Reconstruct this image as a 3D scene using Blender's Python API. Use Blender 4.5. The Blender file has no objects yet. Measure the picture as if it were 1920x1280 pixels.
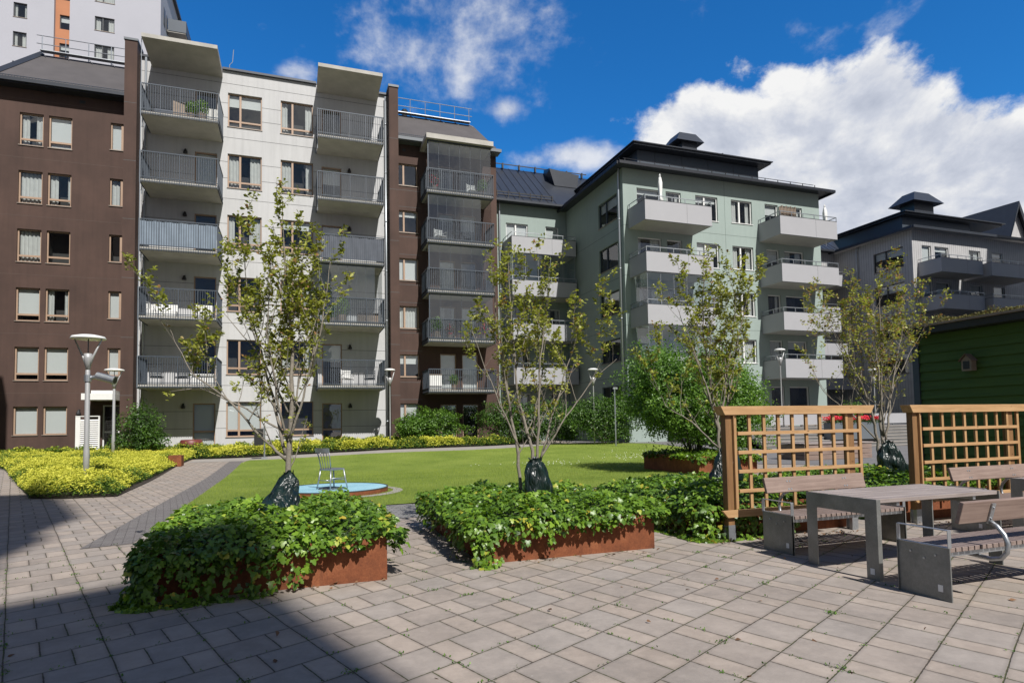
import bpy, bmesh, math, random
import numpy as np
from mathutils import Vector, Matrix, noise
S=bpy.context.scene
COL=S.collection
rnd=random.Random(7)
R=math.radians
# ------------------------------------------------------------------ object helpers
def tag(o,label=None,cat=None,group=None,kind=None):
    if label: o['label']=label
    if cat: o['category']=cat
    if group: o['group']=group
    if kind: o['kind']=kind
    return o
def empty(name,loc=(0,0,0),rz=0,label=None,cat=None,group=None,kind=None):
    o=bpy.data.objects.new(name,None); COL.objects.link(o)
    o.location=loc; o.rotation_euler=(0,0,rz); o.empty_display_size=.2
    return tag(o,label,cat,group,kind)
def copy_tree(o,parent=None):
    c=o.copy(); COL.objects.link(c); c.parent=parent
    for ch in [x for x in COL.objects if x.parent==o]: copy_tree(ch,c)
    return c
class MB:
    """collects faces and links them as one mesh object"""
    def __init__(s): s.v=[]; s.f=[]; s.m=[]
    def add(s,vs,fs,m=0):
        b=len(s.v); s.v.extend([tuple(v) for v in vs])
        for f in fs: s.f.append(tuple(b+i for i in f)); s.m.append(m)
        return s
    def quad(s,a,b,c,d,m=0): return s.add([a,b,c,d],[(0,1,2,3)],m)
    def box(s,x0,x1,y0,y1,z0,z1,m=0):
        vs=[(x0,y0,z0),(x1,y0,z0),(x1,y1,z0),(x0,y1,z0),(x0,y0,z1),(x1,y0,z1),(x1,y1,z1),(x0,y1,z1)]
        return s.add(vs,[(0,3,2,1),(4,5,6,7),(0,1,5,4),(1,2,6,5),(2,3,7,6),(3,0,4,7)],m)
    def fbox(s,F,u0,u1,n0,n1,z0,z1,m=0):
        vs=[F(u,n,z) for z in (z0,z1) for u,n in ((u0,n0),(u1,n0),(u1,n1),(u0,n1))]
        return s.add(vs,[(0,3,2,1),(4,5,6,7),(0,1,5,4),(1,2,6,5),(2,3,7,6),(3,0,4,7)],m)
    def prism(s,poly,h0,h1,plane='xz',m=0):
        """poly in plane xz (extrude y h0..h1), xy (extrude z) or yz (extrude x)"""
        def P(a,b,h): return {'xz':(a,h,b),'xy':(a,b,h),'yz':(h,a,b)}[plane]
        n=len(poly); vs=[P(a,b,h0) for a,b in poly]+[P(a,b,h1) for a,b in poly]
        fs=[tuple(range(n)),tuple(range(2*n-1,n-1,-1))]+[(i,(i+1)%n,n+(i+1)%n,n+i) for i in range(n)]
        return s.add(vs,fs,m)
    def tube(s,pts,rad,n=8,m=0,caps=True):
        pts=[Vector(p) for p in pts]; k=len(pts)
        if not hasattr(rad,'__len__'): rad=[rad]*k
        b=len(s.v); ref=None
        for i,p in enumerate(pts):
            d=(pts[min(i+1,k-1)]-pts[max(i-1,0)]).normalized()
            if ref is None:
                ref=d.cross(Vector((0,0,1)))
                if ref.length<.05: ref=d.cross(Vector((1,0,0)))
            ref=(ref-d*ref.dot(d)).normalized(); q=d.cross(ref)
            for j in range(n):
                a=2*math.pi*j/n; s.v.append(tuple(p+(ref*math.cos(a)+q*math.sin(a))*rad[i]))
        for i in range(k-1):
            for j in range(n):
                a=b+i*n+j; c=b+i*n+(j+1)%n; s.f.append((a,c,c+n,a+n)); s.m.append(m)
        if caps:
            s.f.append(tuple(b+j for j in range(n-1,-1,-1))); s.m.append(m)
            s.f.append(tuple(b+(k-1)*n+j for j in range(n))); s.m.append(m)
        return s
    def lathe(s,prof,c=(0,0,0),n=20,m=0,caps=True):
        b=len(s.v)
        for r,z in prof:
            for j in range(n):
                a=2*math.pi*j/n; s.v.append((c[0]+r*math.cos(a),c[1]+r*math.sin(a),c[2]+z))
        for i in range(len(prof)-1):
            for j in range(n):
                a=b+i*n+j; d=b+i*n+(j+1)%n; s.f.append((a,d,d+n,a+n)); s.m.append(m)
        if not caps: return s
        s.f.append(tuple(b+j for j in range(n-1,-1,-1))); s.m.append(m)
        t=b+(len(prof)-1)*n; s.f.append(tuple(t+j for j in range(n))); s.m.append(m)
        return s
    def build(s,name,mats,parent=None,smooth=False,bevel=0,fix=False):
        me=bpy.data.meshes.new(name); me.from_pydata(s.v,[],s.f)
        if not isinstance(mats,(list,tuple)): mats=[mats]
        for m in mats: me.materials.append(m)
        me.polygons.foreach_set('material_index',s.m)
        if smooth: me.polygons.foreach_set('use_smooth',[True]*len(me.polygons))
        me.update()
        if fix:
            bm=bmesh.new(); bm.from_mesh(me); bmesh.ops.recalc_face_normals(bm,faces=bm.faces); bm.to_mesh(me); bm.free()
        o=bpy.data.objects.new(name,me); COL.objects.link(o)
        if parent is not None: o.parent=parent
        if bevel:
            b=o.modifiers.new('bevel','BEVEL'); b.width=bevel; b.segments=2; b.limit_method='ANGLE'
        return o
# ------------------------------------------------------------------ materials
class NT:
    def __init__(s,name,world=None):
        if world: s.mat=world; world.use_nodes=True; s.t=world.node_tree
        else: s.mat=bpy.data.materials.new(name); s.mat.use_nodes=True; s.t=s.mat.node_tree
        s.t.nodes.clear()
    def node(s,typ,props=None,**inp):
        n=s.t.nodes.new(typ)
        for k,v in (props or {}).items(): setattr(n,k,v)
        for k,v in inp.items():
            key=k.replace('_',' ') if k.replace('_',' ') in n.inputs else (int(k[1:]) if k[0]=='i' and k[1:].isdigit() else k)
            s.put(n.inputs[key],v)
        return n
    def put(s,sock,v):
        if isinstance(v,bpy.types.NodeSocket): s.t.links.new(v,sock)
        elif isinstance(v,bpy.types.Node): s.t.links.new(v.outputs[0],sock)
        elif isinstance(v,(tuple,list)) and len(v)==3 and sock.type=='RGBA': sock.default_value=(*v,1)
        else: sock.default_value=v
    def m(s,op,a,b=None,c=None,clamp=False):
        n=s.t.nodes.new('ShaderNodeMath'); n.operation=op; n.use_clamp=clamp
        for i,v in enumerate((a,b,c)):
            if v is not None: s.put(n.inputs[i],v)
        return n.outputs[0]
    def vm(s,op,a,b=None,out=0):
        n=s.t.nodes.new('ShaderNodeVectorMath'); n.operation=op
        s.put(n.inputs[0],a)
        if b is not None: s.put(n.inputs[1],b)
        return n.outputs[out]
    def scale(s,v,k):
        n=s.t.nodes.new('ShaderNodeVectorMath'); n.operation='SCALE'; s.put(n.inputs[0],v); s.put(n.inputs['Scale'],k); return n.outputs[0]
    def mix(s,f,a,b,mode='MIX'):
        n=s.t.nodes.new('ShaderNodeMix'); n.data_type='RGBA'; n.blend_type=mode; n.clamp_factor=True
        s.put(n.inputs[0],f); s.put(n.inputs[6],a); s.put(n.inputs[7],b); return n.outputs[2]
    def ramp(s,f,stops,mode='LINEAR'):
        n=s.t.nodes.new('ShaderNodeValToRGB'); n.color_ramp.interpolation=mode; e=n.color_ramp.elements
        while len(e)<len(stops): e.new(.5)
        for i,(p,c) in enumerate(stops): e[i].position=p; e[i].color=(*c,1) if len(c)==3 else c
        s.put(n.inputs[0],f); return n.outputs[0]
    def mr(s,f,a,b,c,d,smooth=False):
        n=s.t.nodes.new('ShaderNodeMapRange'); n.interpolation_type='SMOOTHSTEP' if smooth else 'LINEAR'
        for i,v in enumerate((f,a,b,c,d)): s.put(n.inputs[i],v)
        return n.outputs[0]
    def noise(s,vec,scale,detail=4,rough=.55,out=0,dist=0):
        n=s.node('ShaderNodeTexNoise',Scale=scale,Detail=detail,Roughness=rough,Distortion=dist)
        if vec is not None: s.put(n.inputs['Vector'],vec)
        return n.outputs[out]
    def coord(s,o='Object'): return s.t.nodes.new('ShaderNodeTexCoord').outputs[o]
    def bump(s,h,strength=.3,dist=.01):
        return s.node('ShaderNodeBump',Strength=strength,Distance=dist,Height=h).outputs[0]
    def out(s,sh,vol=None):
        o=s.t.nodes.new('ShaderNodeOutputMaterial'); s.t.links.new(sh if isinstance(sh,bpy.types.NodeSocket) else sh.outputs[0],o.inputs[0]); return s.mat
    def pbsdf(s,col,rough=.6,metal=0,normal=None,spec=.5,**k):
        n=s.t.nodes.new('ShaderNodeBsdfPrincipled')
        s.put(n.inputs['Base Color'],col); s.put(n.inputs['Roughness'],rough); s.put(n.inputs['Metallic'],metal)
        s.put(n.inputs['Specular IOR Level'],spec)
        if normal is not None: s.put(n.inputs['Normal'],normal)
        for a,b in k.items(): s.put(n.inputs[a.replace('_',' ')],b)
        return n
def lin(r,g,b):
    f=lambda c:(c/255/12.92 if c/255<=.04045 else ((c/255+.055)/1.055)**2.4)
    return (f(r),f(g),f(b))
def pmat(name,col,rough=.7,var=.12,vs=1.2,bump=.0,bs=60,metal=0,spec=.5,stretch=None,fine=.05,streak=0):
    t=NT(name); c=t.coord()
    if stretch: c=t.vm('MULTIPLY',c,stretch)
    n=t.noise(c,vs,5,.6); f=t.noise(c,bs,3,.6)
    k=t.m('ADD',t.mr(n,.25,.75,1-var,1+var),t.mr(f,.3,.7,-fine,fine))
    if streak:
        st=t.noise(t.vm('MULTIPLY',c,(5,5,.25)),1.0,4,.6)
        k=t.m('MULTIPLY',k,t.mr(st,.45,.8,1,1-streak))
    cc=t.scale(col,k)
    nb=t.bump(f,bump,.01) if bump else None
    return t.out(t.pbsdf(cc,rough,metal,nb,spec))
def leafmat(name,stops,trans=.35,rough=.45,spec=.5):
    t=NT(name); a=t.node('ShaderNodeAttribute',{'attribute_name':'tone'})
    col=t.ramp(a.outputs['Fac'],stops)
    p=t.pbsdf(col,rough,0,None,spec)
    tr=t.node('ShaderNodeBsdfTranslucent',Color=t.mix(1,col,(1.5,1.6,.7),'MULTIPLY'))
    return t.out(t.node('ShaderNodeMixShader',i0=trans,i1=p.outputs[0],i2=tr.outputs[0]))
M={}
M['white_render']=pmat('white_render',(.485,.485,.485),.85,.06,.5,.15,80,fine=.03,streak=.14)
M['joint']=pmat('joint',(.10,.10,.10),.8)
M['brown_render']=pmat('brown_render',(.069,.039,.030),.85,.26,.6,.15,70,fine=.06,streak=.2)
M['brown_joint']=pmat('brown_joint',(.085,.056,.046),.8)
M['green_render']=pmat('green_render',(.285,.345,.318),.85,.06,.5,.15,80,fine=.03,streak=.06)
M['green_joint']=pmat('green_joint',(.12,.15,.135),.85)
M['grey_clad']=None
M['tower_render']=pmat('tower_render',(.375,.38,.42),.85,.04,.3,.1,60,fine=.02)
M['orange_render']=pmat('orange_render',(.42,.18,.09),.85,.06)
M['concrete']=pmat('concrete',(.40,.385,.35),.85,.16,1.6,.3,50,fine=.06)
M['room']=pmat('dark_room',(.055,.052,.05),.9)
M['tan_frame']=pmat('tan_frame',(.36,.245,.17),.5,.08)
M['white_frame']=pmat('white_frame',(.72,.72,.70),.45,.04)
M['dark_frame']=pmat('dark_frame',(.05,.055,.06),.4)
M['sill_metal']=pmat('sill_metal',(.32,.27,.23),.45,.05,metal=.4)
M['galv']=pmat('galvanised_steel',(.42,.44,.46),.42,.2,3,.05,40,metal=.85,fine=.08)
M['plate']=pmat('weathered_steel_plate',(.23,.235,.225),.5,.3,4,.08,60,metal=.55,fine=.1)
M['rail']=pmat('railing_grey',(.05,.064,.083),.5,.05,metal=.1)
M['fabric_blue']=pmat('blue_grey_fabric',(.19,.235,.29),.8,.12,2,.2,30)
M['fabric_dark']=pmat('dark_grey_fabric',(.10,.11,.135),.8,.15,3,.2,30)
M['panel']=pmat('balcony_panel',(.35,.35,.365),.55,.03,1,fine=.02)
M['soffit']=pmat('balcony_soffit',(.42,.41,.385),.85,.08)
M['roof_dark']=pmat('dark_roof_metal',(.037,.042,.052),.42,.12,2,metal=.25,fine=.04)
M['roof_brown']=pmat('grey_brown_roofing',(.075,.068,.068),.8,.15,1.2,.3,60)
M['roof_seam']=pmat('roof_seam',(.02,.022,.028),.4)
M['pipe']=pmat('downpipe_metal',(.40,.43,.46),.38,.05,metal=.6)
M['black']=pmat('black_plastic',(.015,.015,.016),.5)
M['curtain']=pmat('curtain_cloth',(.55,.55,.53),.9,.1,4)
M['blind']=pmat('roller_blind',(.60,.61,.60),.8,.03)
M['lampgrey']=pmat('lamp_post_paint',(.42,.42,.42),.4,.05,metal=.3)
M['white_plastic']=pmat('white_plastic',(.7,.7,.68),.4,.03)
M['red_flower']=None
def glassmat(name,ior=1.75,tint=(.78,.84,.84),rough=.0):
    t=NT(name)
    bf=t.t.nodes.new('ShaderNodeNewGeometry').outputs['Backfacing']
    fr=t.node('ShaderNodeFresnel',IOR=t.mr(bf,0,1,ior,1/ior))
    nz=t.noise(t.coord(),1.3,2); bp=t.bump(nz,.06,.05)
    g=t.node('ShaderNodeBsdfGlossy',Color=(.95,.97,1),Roughness=.01,Normal=bp)
    tr=t.node('ShaderNodeBsdfTransparent',Color=tint)
    return t.out(t.node('ShaderNodeMixShader',i0=fr,i1=tr,i2=g))
M['glass']=glassmat('window_glass',2.25,(.90,.93,.93))
M['balc_glass']=glassmat('balcony_glazing',2.3,(.88,.91,.92))
def cladmat():
    t=NT('grey_board_cladding'); c=t.coord(); sp=t.node('ShaderNodeSeparateXYZ',Vector=c)
    s=t.m('ADD',sp.outputs[0],sp.outputs[1]); fr=t.m('FRACT',t.m('MULTIPLY',s,4.2))
    g=t.m('LESS_THAN',fr,.09); n=t.noise(c,1.5,4)
    col=t.mix(g,t.ramp(n,[(.3,(.38,.375,.375)),(.7,(.44,.435,.435))]),(.12,.12,.125))
    return t.out(t.pbsdf(col,.8,0,t.bump(t.m('SUBTRACT',1,g),.6,.02)))
M['grey_clad']=cladmat()
def cortenmat():
    t=NT('corten_steel'); c=t.coord(); n=t.noise(c,3.5,8,.7); f=t.noise(c,60,4,.7); d=t.noise(t.vm('MULTIPLY',c,(6,6,.8)),2,4)
    col=t.ramp(t.m('ADD',t.m('MULTIPLY',n,.7),t.m('MULTIPLY',f,.3)),[(.3,(.085,.028,.014)),(.5,(.19,.062,.026)),(.68,(.30,.115,.05))])
    col=t.mix(t.mr(d,.55,.75,0,.55),col,(.075,.027,.016))
    return t.out(t.pbsdf(col,.85,.0,t.bump(f,.35,.004),.3))
M['corten']=cortenmat()
def woodmat(name,a,b,axis=0,sc=1,knots=False,rough=.65):
    t=NT(name); c=t.coord(); st=[26,26,26]; st[axis]=1.6
    g=t.noise(t.vm('MULTIPLY',c,tuple(st)),sc,6,.65,dist=.6); l=t.noise(c,2.2,3)
    v=t.m('ADD',t.m('MULTIPLY',g,.7),t.m('MULTIPLY',l,.3))
    col=t.ramp(v,[(.32,a),(.66,b)])
    if knots:
        vo=t.node('ShaderNodeTexVoronoi',Scale=3.2,Vector=t.vm('MULTIPLY',c,(1,1.6,2.2)))
        col=t.mix(t.mr(vo.outputs['Distance'],.03,.09,.75,0,True),col,(a[0]*.35,a[1]*.3,a[2]*.25))
    return t.out(t.pbsdf(col,rough,0,t.bump(g,.25,.003),.4))
M['pine']=woodmat('stained_pine',(.30,.165,.07),(.49,.305,.15),0,1,True)
M['post_wood']=woodmat('dark_pine_post',(.13,.065,.026),(.25,.135,.055),2,1,True)
M['step']=pmat('dark_step_stone',(.13,.128,.125),.85,.15,2,.2,60)
M['trough']=pmat('blue_grey_metal',(.12,.135,.15),.5,.06)
M['pine_v']=woodmat('stained_pine_upright',(.28,.155,.065),(.47,.29,.14),2,1,True)
M['hardwood']=woodmat('weathered_hardwood',(.145,.098,.08),(.29,.215,.18),0)
M['hardwood_y']=woodmat('weathered_hardwood_slat',(.14,.10,.085),(.27,.21,.185),1)
M['greywood']=woodmat('grey_table_plank',(.19,.155,.14),(.36,.31,.29),0)
M['oldwood']=woodmat('old_larch',(.16,.12,.09),(.30,.24,.19),0)
M['bark']=pmat('grey_bark',(.21,.185,.15),.9,.3,9,.5,50,fine=.15)
M['soil']=pmat('dark_soil',(.035,.026,.019),.95,.3,4,.6,30)
def shedmat():
    t=NT('green_lap_boards'); c=t.coord(); n=t.noise(t.vm('MULTIPLY',c,(2,.6,8)),2.2,5,.6)
    col=t.ramp(n,[(.3,(.040,.082,.013)),(.7,(.060,.118,.018))])
    return t.out(t.pbsdf(col,.75,0,t.bump(n,.3,.004)))
M['shed_green']=shedmat()
# ------------------------------------------------------------------ ground materials
PA=(.335,-.942); PB=(.889,.459)   # the two joint directions
def pavermat():
    t=NT('concrete_paving'); c=t.coord(); 
    wob=t.noise(c,1.5,2,out=1); c2=t.vm('ADD',c,t.scale(t.vm('SUBTRACT',wob,(.5,.5,.5)),.02))
    sp=t.node('ShaderNodeSeparateXYZ',Vector=c2)
    x=t.m('SUBTRACT',sp.outputs[0],2.94); y=t.m('SUBTRACT',sp.outputs[1],3.69)
    det=PA[0]*PB[1]-PA[1]*PB[0]
    a=t.m('DIVIDE',t.m('SUBTRACT',t.m('MULTIPLY',x,PB[1]),t.m('MULTIPLY',y,PB[0])),det)
    b=t.m('DIVIDE',t.m('SUBTRACT',t.m('MULTIPLY',y,PA[0]),t.m('MULTIPLY',x,PA[1])),det)
    H_,W_=.372,.566
    ra=t.m('DIVIDE',a,H_); ri=t.m('FLOOR',ra); rf=t.m('MULTIPLY',t.m('SUBTRACT',ra,ri),H_)
    sb=t.m('DIVIDE',t.m('ADD',b,.1),W_); si=t.m('FLOOR',sb); sf=t.m('MULTIPLY',t.m('SUBTRACT',sb,si),W_)
    par=t.m('PINGPONG',ri,1)
    cut=t.m('ADD',.196,t.m('MULTIPLY',par,.174))
    side=t.m('GREATER_THAN',sf,cut)
    small=t.m('ABSOLUTE',t.m('SUBTRACT',side,par))  # 0 where the narrow slab lies
    d1=t.m('MINIMUM',sf,t.m('SUBTRACT',W_,sf)); d2=t.m('ABSOLUTE',t.m('SUBTRACT',sf,cut))
    d3=t.m('MINIMUM',rf,t.m('SUBTRACT',H_,rf))
    d=t.m('MINIMUM',t.m('MINIMUM',d1,d2),d3)
    idv=t.node('ShaderNodeCombineXYZ',X=t.m('ADD',t.m('MULTIPLY',si,2),side),Y=ri)
    wn=t.node('ShaderNodeTexWhiteNoise',{'noise_dimensions':'3D'},Vector=idv)
    n1=t.noise(c,1.1,6,.65); n2=t.noise(c,9,6,.7); n3=t.noise(c,260,2,.6); n4=t.noise(c,.35,3)
    tone=t.m('ADD',t.m('ADD',t.mr(wn.outputs[0],0,1,-.08,.07),t.mr(n1,.3,.7,-.10,.10)),t.m('ADD',t.mr(n2,.3,.7,-.06,.06),t.mr(n3,.3,.7,-.07,.07)))
    tone=t.m('ADD',tone,t.mr(small,0,1,.07,0)); tone=t.m('ADD',tone,t.mr(t.noise(c,3.3,5,.8),.42,.6,-.09,.05))
    base=t.mix(wn.outputs[0],(.325,.275,.235),(.290,.255,.225))
    big=t.mix(small,t.mix(.5,base,(.350,.285,.232)),base)
    col=t.scale(big,t.m('ADD',1,tone))
    jn=t.noise(c,26,3); jm=t.mr(t.m('SUBTRACT',d,t.mr(jn,.3,.7,-.0015,.003)),.0015,.0055,1,0,True)
    mo=t.mr(t.noise(c,2.3,4,.7),.45,.62,0,1)
    jc=t.mix(mo,(.07,.056,.042),(.06,.068,.022))
    edge=t.mr(d,.004,.03,.8,1)
    col2=t.scale(col,edge)
    st=t.mr(t.noise(c,.9,8,.8),.50,.68,0,.48)
    col2=t.mix(st,col2,(.17,.155,.14))
    wh=t.mr(t.noise(t.vm('ADD',c,(7,3,0)),14,3,.5),.73,.77,0,.25); col2=t.mix(wh,col2,(.55,.52,.48))
    fin=t.mix(jm,col2,jc)
    h=t.m('ADD',t.m('MULTIPLY',t.m('SUBTRACT',1,jm),1),t.m('ADD',t.m('MULTIPLY',n3,.08),t.m('MULTIPLY',n2,.12)))
    h=t.m('ADD',h,t.m('MULTIPLY',wn.outputs[0],.35))
    return t.out(t.pbsdf(fin,t.mr(n2,.3,.7,.75,.9),0,t.bump(h,.55,.006),.3))
M['paver']=pavermat()
def stripmat(name,w,l,ang,ca,cb):
    t=NT(name); mp=t.node('ShaderNodeMapping',Vector=t.coord(),Rotation=(0,0,R(ang)))
    br=t.node('ShaderNodeTexBrick',{'offset':.5},Vector=mp.outputs[0],Scale=1,Mortar_Size=.006,Brick_Width=l,Row_Height=w,Color1=ca,Color2=cb,Mortar=(.035,.03,.025))
    t.put(br.inputs['Mortar Smooth'],.2)
    n=t.noise(t.coord(),30,5,.7)
    col=t.scale(br.outputs[0],t.mr(n,.3,.7,.85,1.15))
    return t.out(t.pbsdf(col,.85,0,t.bump(t.m('SUBTRACT',1,br.outputs[1]),.5,.005)))
M['strip']=stripmat('dark_clinker',.055,.24,-10,(.15,.135,.13),(.20,.185,.175))
M['setts']=stripmat('grey_setts',.10,.2,20,(.17,.165,.16),(.24,.23,.22))
M['asphalt']=pmat('grey_asphalt',(.15,.145,.145),.9,.15,1.5,.4,120,fine=.08)
M['kerb']=pmat('path_kerb_stone',(.30,.275,.25),.85,.12,2,.2,60)
def grassmat():
    t=NT('mown_grass'); c=t.coord(); n=t.noise(c,.55,5,.65); f=t.noise(c,38,4,.75); k=t.noise(t.vm('MULTIPLY',c,(30,9,9)),5,3,.7)
    v=t.m('ADD',t.m('MULTIPLY',n,.45),t.m('ADD',t.m('MULTIPLY',f,.3),t.m('MULTIPLY',k,.25)))
    col=t.ramp(v,[(.32,(.10,.15,.022)),(.48,(.19,.26,.042)),(.62,(.27,.33,.065)),(.75,(.37,.38,.12))])
    return t.out(t.pbsdf(col,.9,0,t.bump(t.m('ADD',f,k),.9,.03),.2))
M['grass']=grassmat()
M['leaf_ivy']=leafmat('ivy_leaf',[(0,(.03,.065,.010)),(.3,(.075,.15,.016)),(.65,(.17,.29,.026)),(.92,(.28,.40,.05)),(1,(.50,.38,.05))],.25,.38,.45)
M['leaf_tree']=leafmat('magnolia_leaf',[(0,(.11,.11,.025)),(.3,(.20,.21,.04)),(.65,(.32,.34,.06)),(.88,(.42,.42,.10)),(1,(.28,.15,.06))],.35,.45)
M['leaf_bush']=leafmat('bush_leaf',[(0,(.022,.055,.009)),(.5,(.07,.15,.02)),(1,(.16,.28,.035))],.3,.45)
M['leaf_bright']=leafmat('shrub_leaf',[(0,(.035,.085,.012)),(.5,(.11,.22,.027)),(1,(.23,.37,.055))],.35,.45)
M['leaf_alch']=leafmat('lady_mantle',[(0,(.04,.085,.014)),(.35,(.12,.19,.03)),(.55,(.42,.43,.05)),(1,(.70,.66,.11))],.3,.7,.2)
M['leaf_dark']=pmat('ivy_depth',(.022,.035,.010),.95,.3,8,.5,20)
M['leaf_red']=leafmat('geranium',[(0,(.03,.08,.015)),(.3,(.04,.10,.02)),(.42,(.55,.02,.04)),(1,(.80,.05,.09))],.2,.6)
M['leaf_dry']=leafmat('dry_leaf',[(0,(.08,.04,.02)),(1,(.26,.14,.07))],.1,.8)
M['blade']=leafmat('grass_blade',[(0,(.13,.20,.025)),(1,(.36,.42,.08))],.3,.7,.2)
M['daisy']=pmat('daisy_white',(.7,.7,.62),.8)
def bagmat():
    t=NT('green_plastic_bag'); c=t.coord(); n=t.noise(t.vm('MULTIPLY',c,(3,3,1.1)),2.6,2,.5,dist=1.6); f=t.noise(c,22,2)
    col=t.ramp(n,[(.35,(.004,.010,.009)),(.65,(.008,.021,.018))])
    return t.out(t.pbsdf(col,.33,0,t.bump(t.m('ADD',n,t.m('MULTIPLY',f,.05)),1,.06),.5))
M['bag']=bagmat()
def turqmat():
    t=NT('turquoise_rubber'); c=t.coord(); n=t.noise(c,120,3,.7); b=t.noise(c,1.5,4)
    col=t.ramp(t.m('ADD',t.m('MULTIPLY',n,.7),t.m('MULTIPLY',b,.3)),[(.35,(.14,.31,.39)),(.6,(.33,.55,.62))])
    return t.out(t.pbsdf(col,.8,0,t.bump(n,.4,.004)))
M['turq']=turqmat()
# ------------------------------------------------------------------ leaves
LEAF_IVY=(np.array([(0,0,0),(.34,-.10,.02),(.52,.22,-.05),(.26,.38,.02),(.30,.62,-.02),(0,1.0,-.10),(-.30,.62,-.02),(-.26,.38,.02),(-.52,.22,-.05),(-.34,-.10,.02),(0,.38,.05)],float),
  [(10,0,1),(10,1,2),(10,2,3),(10,3,4),(10,4,5),(10,5,6),(10,6,7),(10,7,8),(10,8,9),(10,9,0)])
LEAF_OB=(np.array([(0,0,0),(.22,.45,.06),(.30,.75,.04),(0,1,-.08),(-.30,.75,.04),(-.22,.45,.06)],float),[(0,1,2,3),(0,3,4,5)])
LEAF_Q=(np.array([(0,0,0),(.34,.5,.08),(0,1,-.04),(-.34,.5,.08)],float),[(0,1,2),(0,2,3)])
LEAF_BLADE=(np.array([(-.06,0,0),(.06,0,0),(0.02,1,.15)],float),[(0,1,2)])
def leaves(name,P,Nv,size,shape,mat,parent=None,tone=None,seed=1,updir=None,lift=.0):
    """one mesh of len(P) leaves; Nv their face normals, updir the direction the tip points towards"""
    g=np.random.default_rng(seed); P=np.asarray(P,float); n=len(P)
    Nv=np.asarray(Nv,float); Nv=Nv/np.maximum(np.linalg.norm(Nv,axis=1,keepdims=True),1e-6)
    if updir is None: T=g.normal(size=(n,3))
    else: T=np.asarray(updir,float)+g.normal(size=(n,3))*.35
    T-=Nv*(T*Nv).sum(1,keepdims=True); T/=np.maximum(np.linalg.norm(T,axis=1,keepdims=True),1e-6)
    B=np.cross(T,Nv); size=np.broadcast_to(np.asarray(size,float),(n,))
    V,F=shape; k=len(V)
    pts=P[:,None,:]+size[:,None,None]*(B[:,None,:]*V[None,:,0:1]+T[:,None,:]*V[None,:,1:2]+Nv[:,None,:]*V[None,:,2:3])
    verts=pts.reshape(-1,3)
    loops=[];starts=[];tot=[]
    fl=np.concatenate([np.array(f) for f in F]); ln=np.array([len(f) for f in F])
    L=(fl[None,:]+(np.arange(n)*k)[:,None]).ravel()
    lt=np.tile(ln,n); ls=np.concatenate([[0],np.cumsum(lt)[:-1]])
    me=bpy.data.meshes.new(name); me.vertices.add(n*k); me.vertices.foreach_set('co',verts.ravel())
    me.loops.add(len(L)); me.loops.foreach_set('vertex_index',L.astype(np.int32))
    me.polygons.add(len(lt)); me.polygons.foreach_set('loop_start',ls.astype(np.int32)); me.polygons.foreach_set('loop_total',lt.astype(np.int32))
    me.update(calc_edges=True)
    if tone is None: tone=g.random(n)
    at=me.attributes.new('tone','FLOAT','POINT'); at.data.foreach_set('value',np.repeat(np.clip(tone,0,1),k).astype(np.float32))
    me.materials.append(mat); o=bpy.data.objects.new(name,me); COL.objects.link(o)
    if parent is not None: o.parent=parent
    return o
def vnoise(P,scale,seed=0):
    return np.array([noise.noise(Vector(p)*scale+Vector((seed*7.1,seed*3.3,seed*1.7))) for p in P])
# ------------------------------------------------------------------ terrain
def ss(t): t=min(1,max(0,t)); return t*t*(3-2*t)
def T(x,y): return .4*ss((y-20)/12)*(.5+.5*ss((x+3)/8))
def sheet(name,poly,dz,mat,step=1.0,kind='structure',inner=None):
    """flat polygon laid on the terrain dz above it"""
    bm=bmesh.new(); bm.faces.new([bm.verts.new((x,y,0)) for x,y in poly])
    xs=[p[0] for p in poly]; ys=[p[1] for p in poly]
    for ax,lo,hi in ((0,min(xs),max(xs)),(1,min(ys),max(ys))):
        a=math.ceil(lo/step)*step
        while a<hi:
            if ax==1 and 19<a<33 or (ax==0 and -4<a<6) or a%6==0:
                co=(a,0,0) if ax==0 else (0,a,0); no=(1,0,0) if ax==0 else (0,1,0)
                bmesh.ops.bisect_plane(bm,geom=bm.verts[:]+bm.edges[:]+bm.faces[:],plane_co=co,plane_no=no)
            a+=step
    for v in bm.verts: v.co.z=T(v.co.x,v.co.y)+dz
    bmesh.ops.recalc_face_normals(bm,faces=bm.faces)
    me=bpy.data.meshes.new(name); bm.to_mesh(me); bm.free(); me.materials.append(mat)
    if me.polygons and me.polygons[0].normal.z<0: me.flip_normals()
    o=bpy.data.objects.new(name,me); COL.objects.link(o)
    if kind: o['kind']=kind
    return o
# big ground sheet
g=MB(); xs=[-400,-120,-60,-30,-16,-8]+[x for x in range(-6,12,1)]+[14,20,30,45,60,90,150,400]; ys=[-400,-120,-50,-20,0,10,18]+[y*1.0 for y in range(20,34)]+[40,60,120,400]
for j,y in enumerate(ys):
    for i,x in enumerate(xs): g.v.append((x,y,T(x,y)))
n=len(xs)
for j in range(len(ys)-1):
    for i in range(n-1): g.f.append((j*n+i,j*n+i+1,(j+1)*n+i+1,(j+1)*n+i)); g.m.append(0)
tag(g.build('pavement',M['paver']),kind='structure')
LAWN=[(-2.05,12.1),(2.0,12.1),(4.6,12.6),(7.0,13.2),(11.5,14.4),(15,17.5),(17.6,22),(18.4,26.4),(18.3,29.5),(16.5,31.2),(14,31.6),(11,29.6),(8,28.8),(2.7,28.7),(-1.0,28.65),(-1.84,28.9),(-2.05,27.5)]
sheet('lawn',LAWN,.02,M['grass'])
sheet('paver_strip_path',[(-2.62,9.45),(-2.06,9.6),(-2.06,28.9),(-2.62,28.9)],.006,M['strip'])
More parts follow.
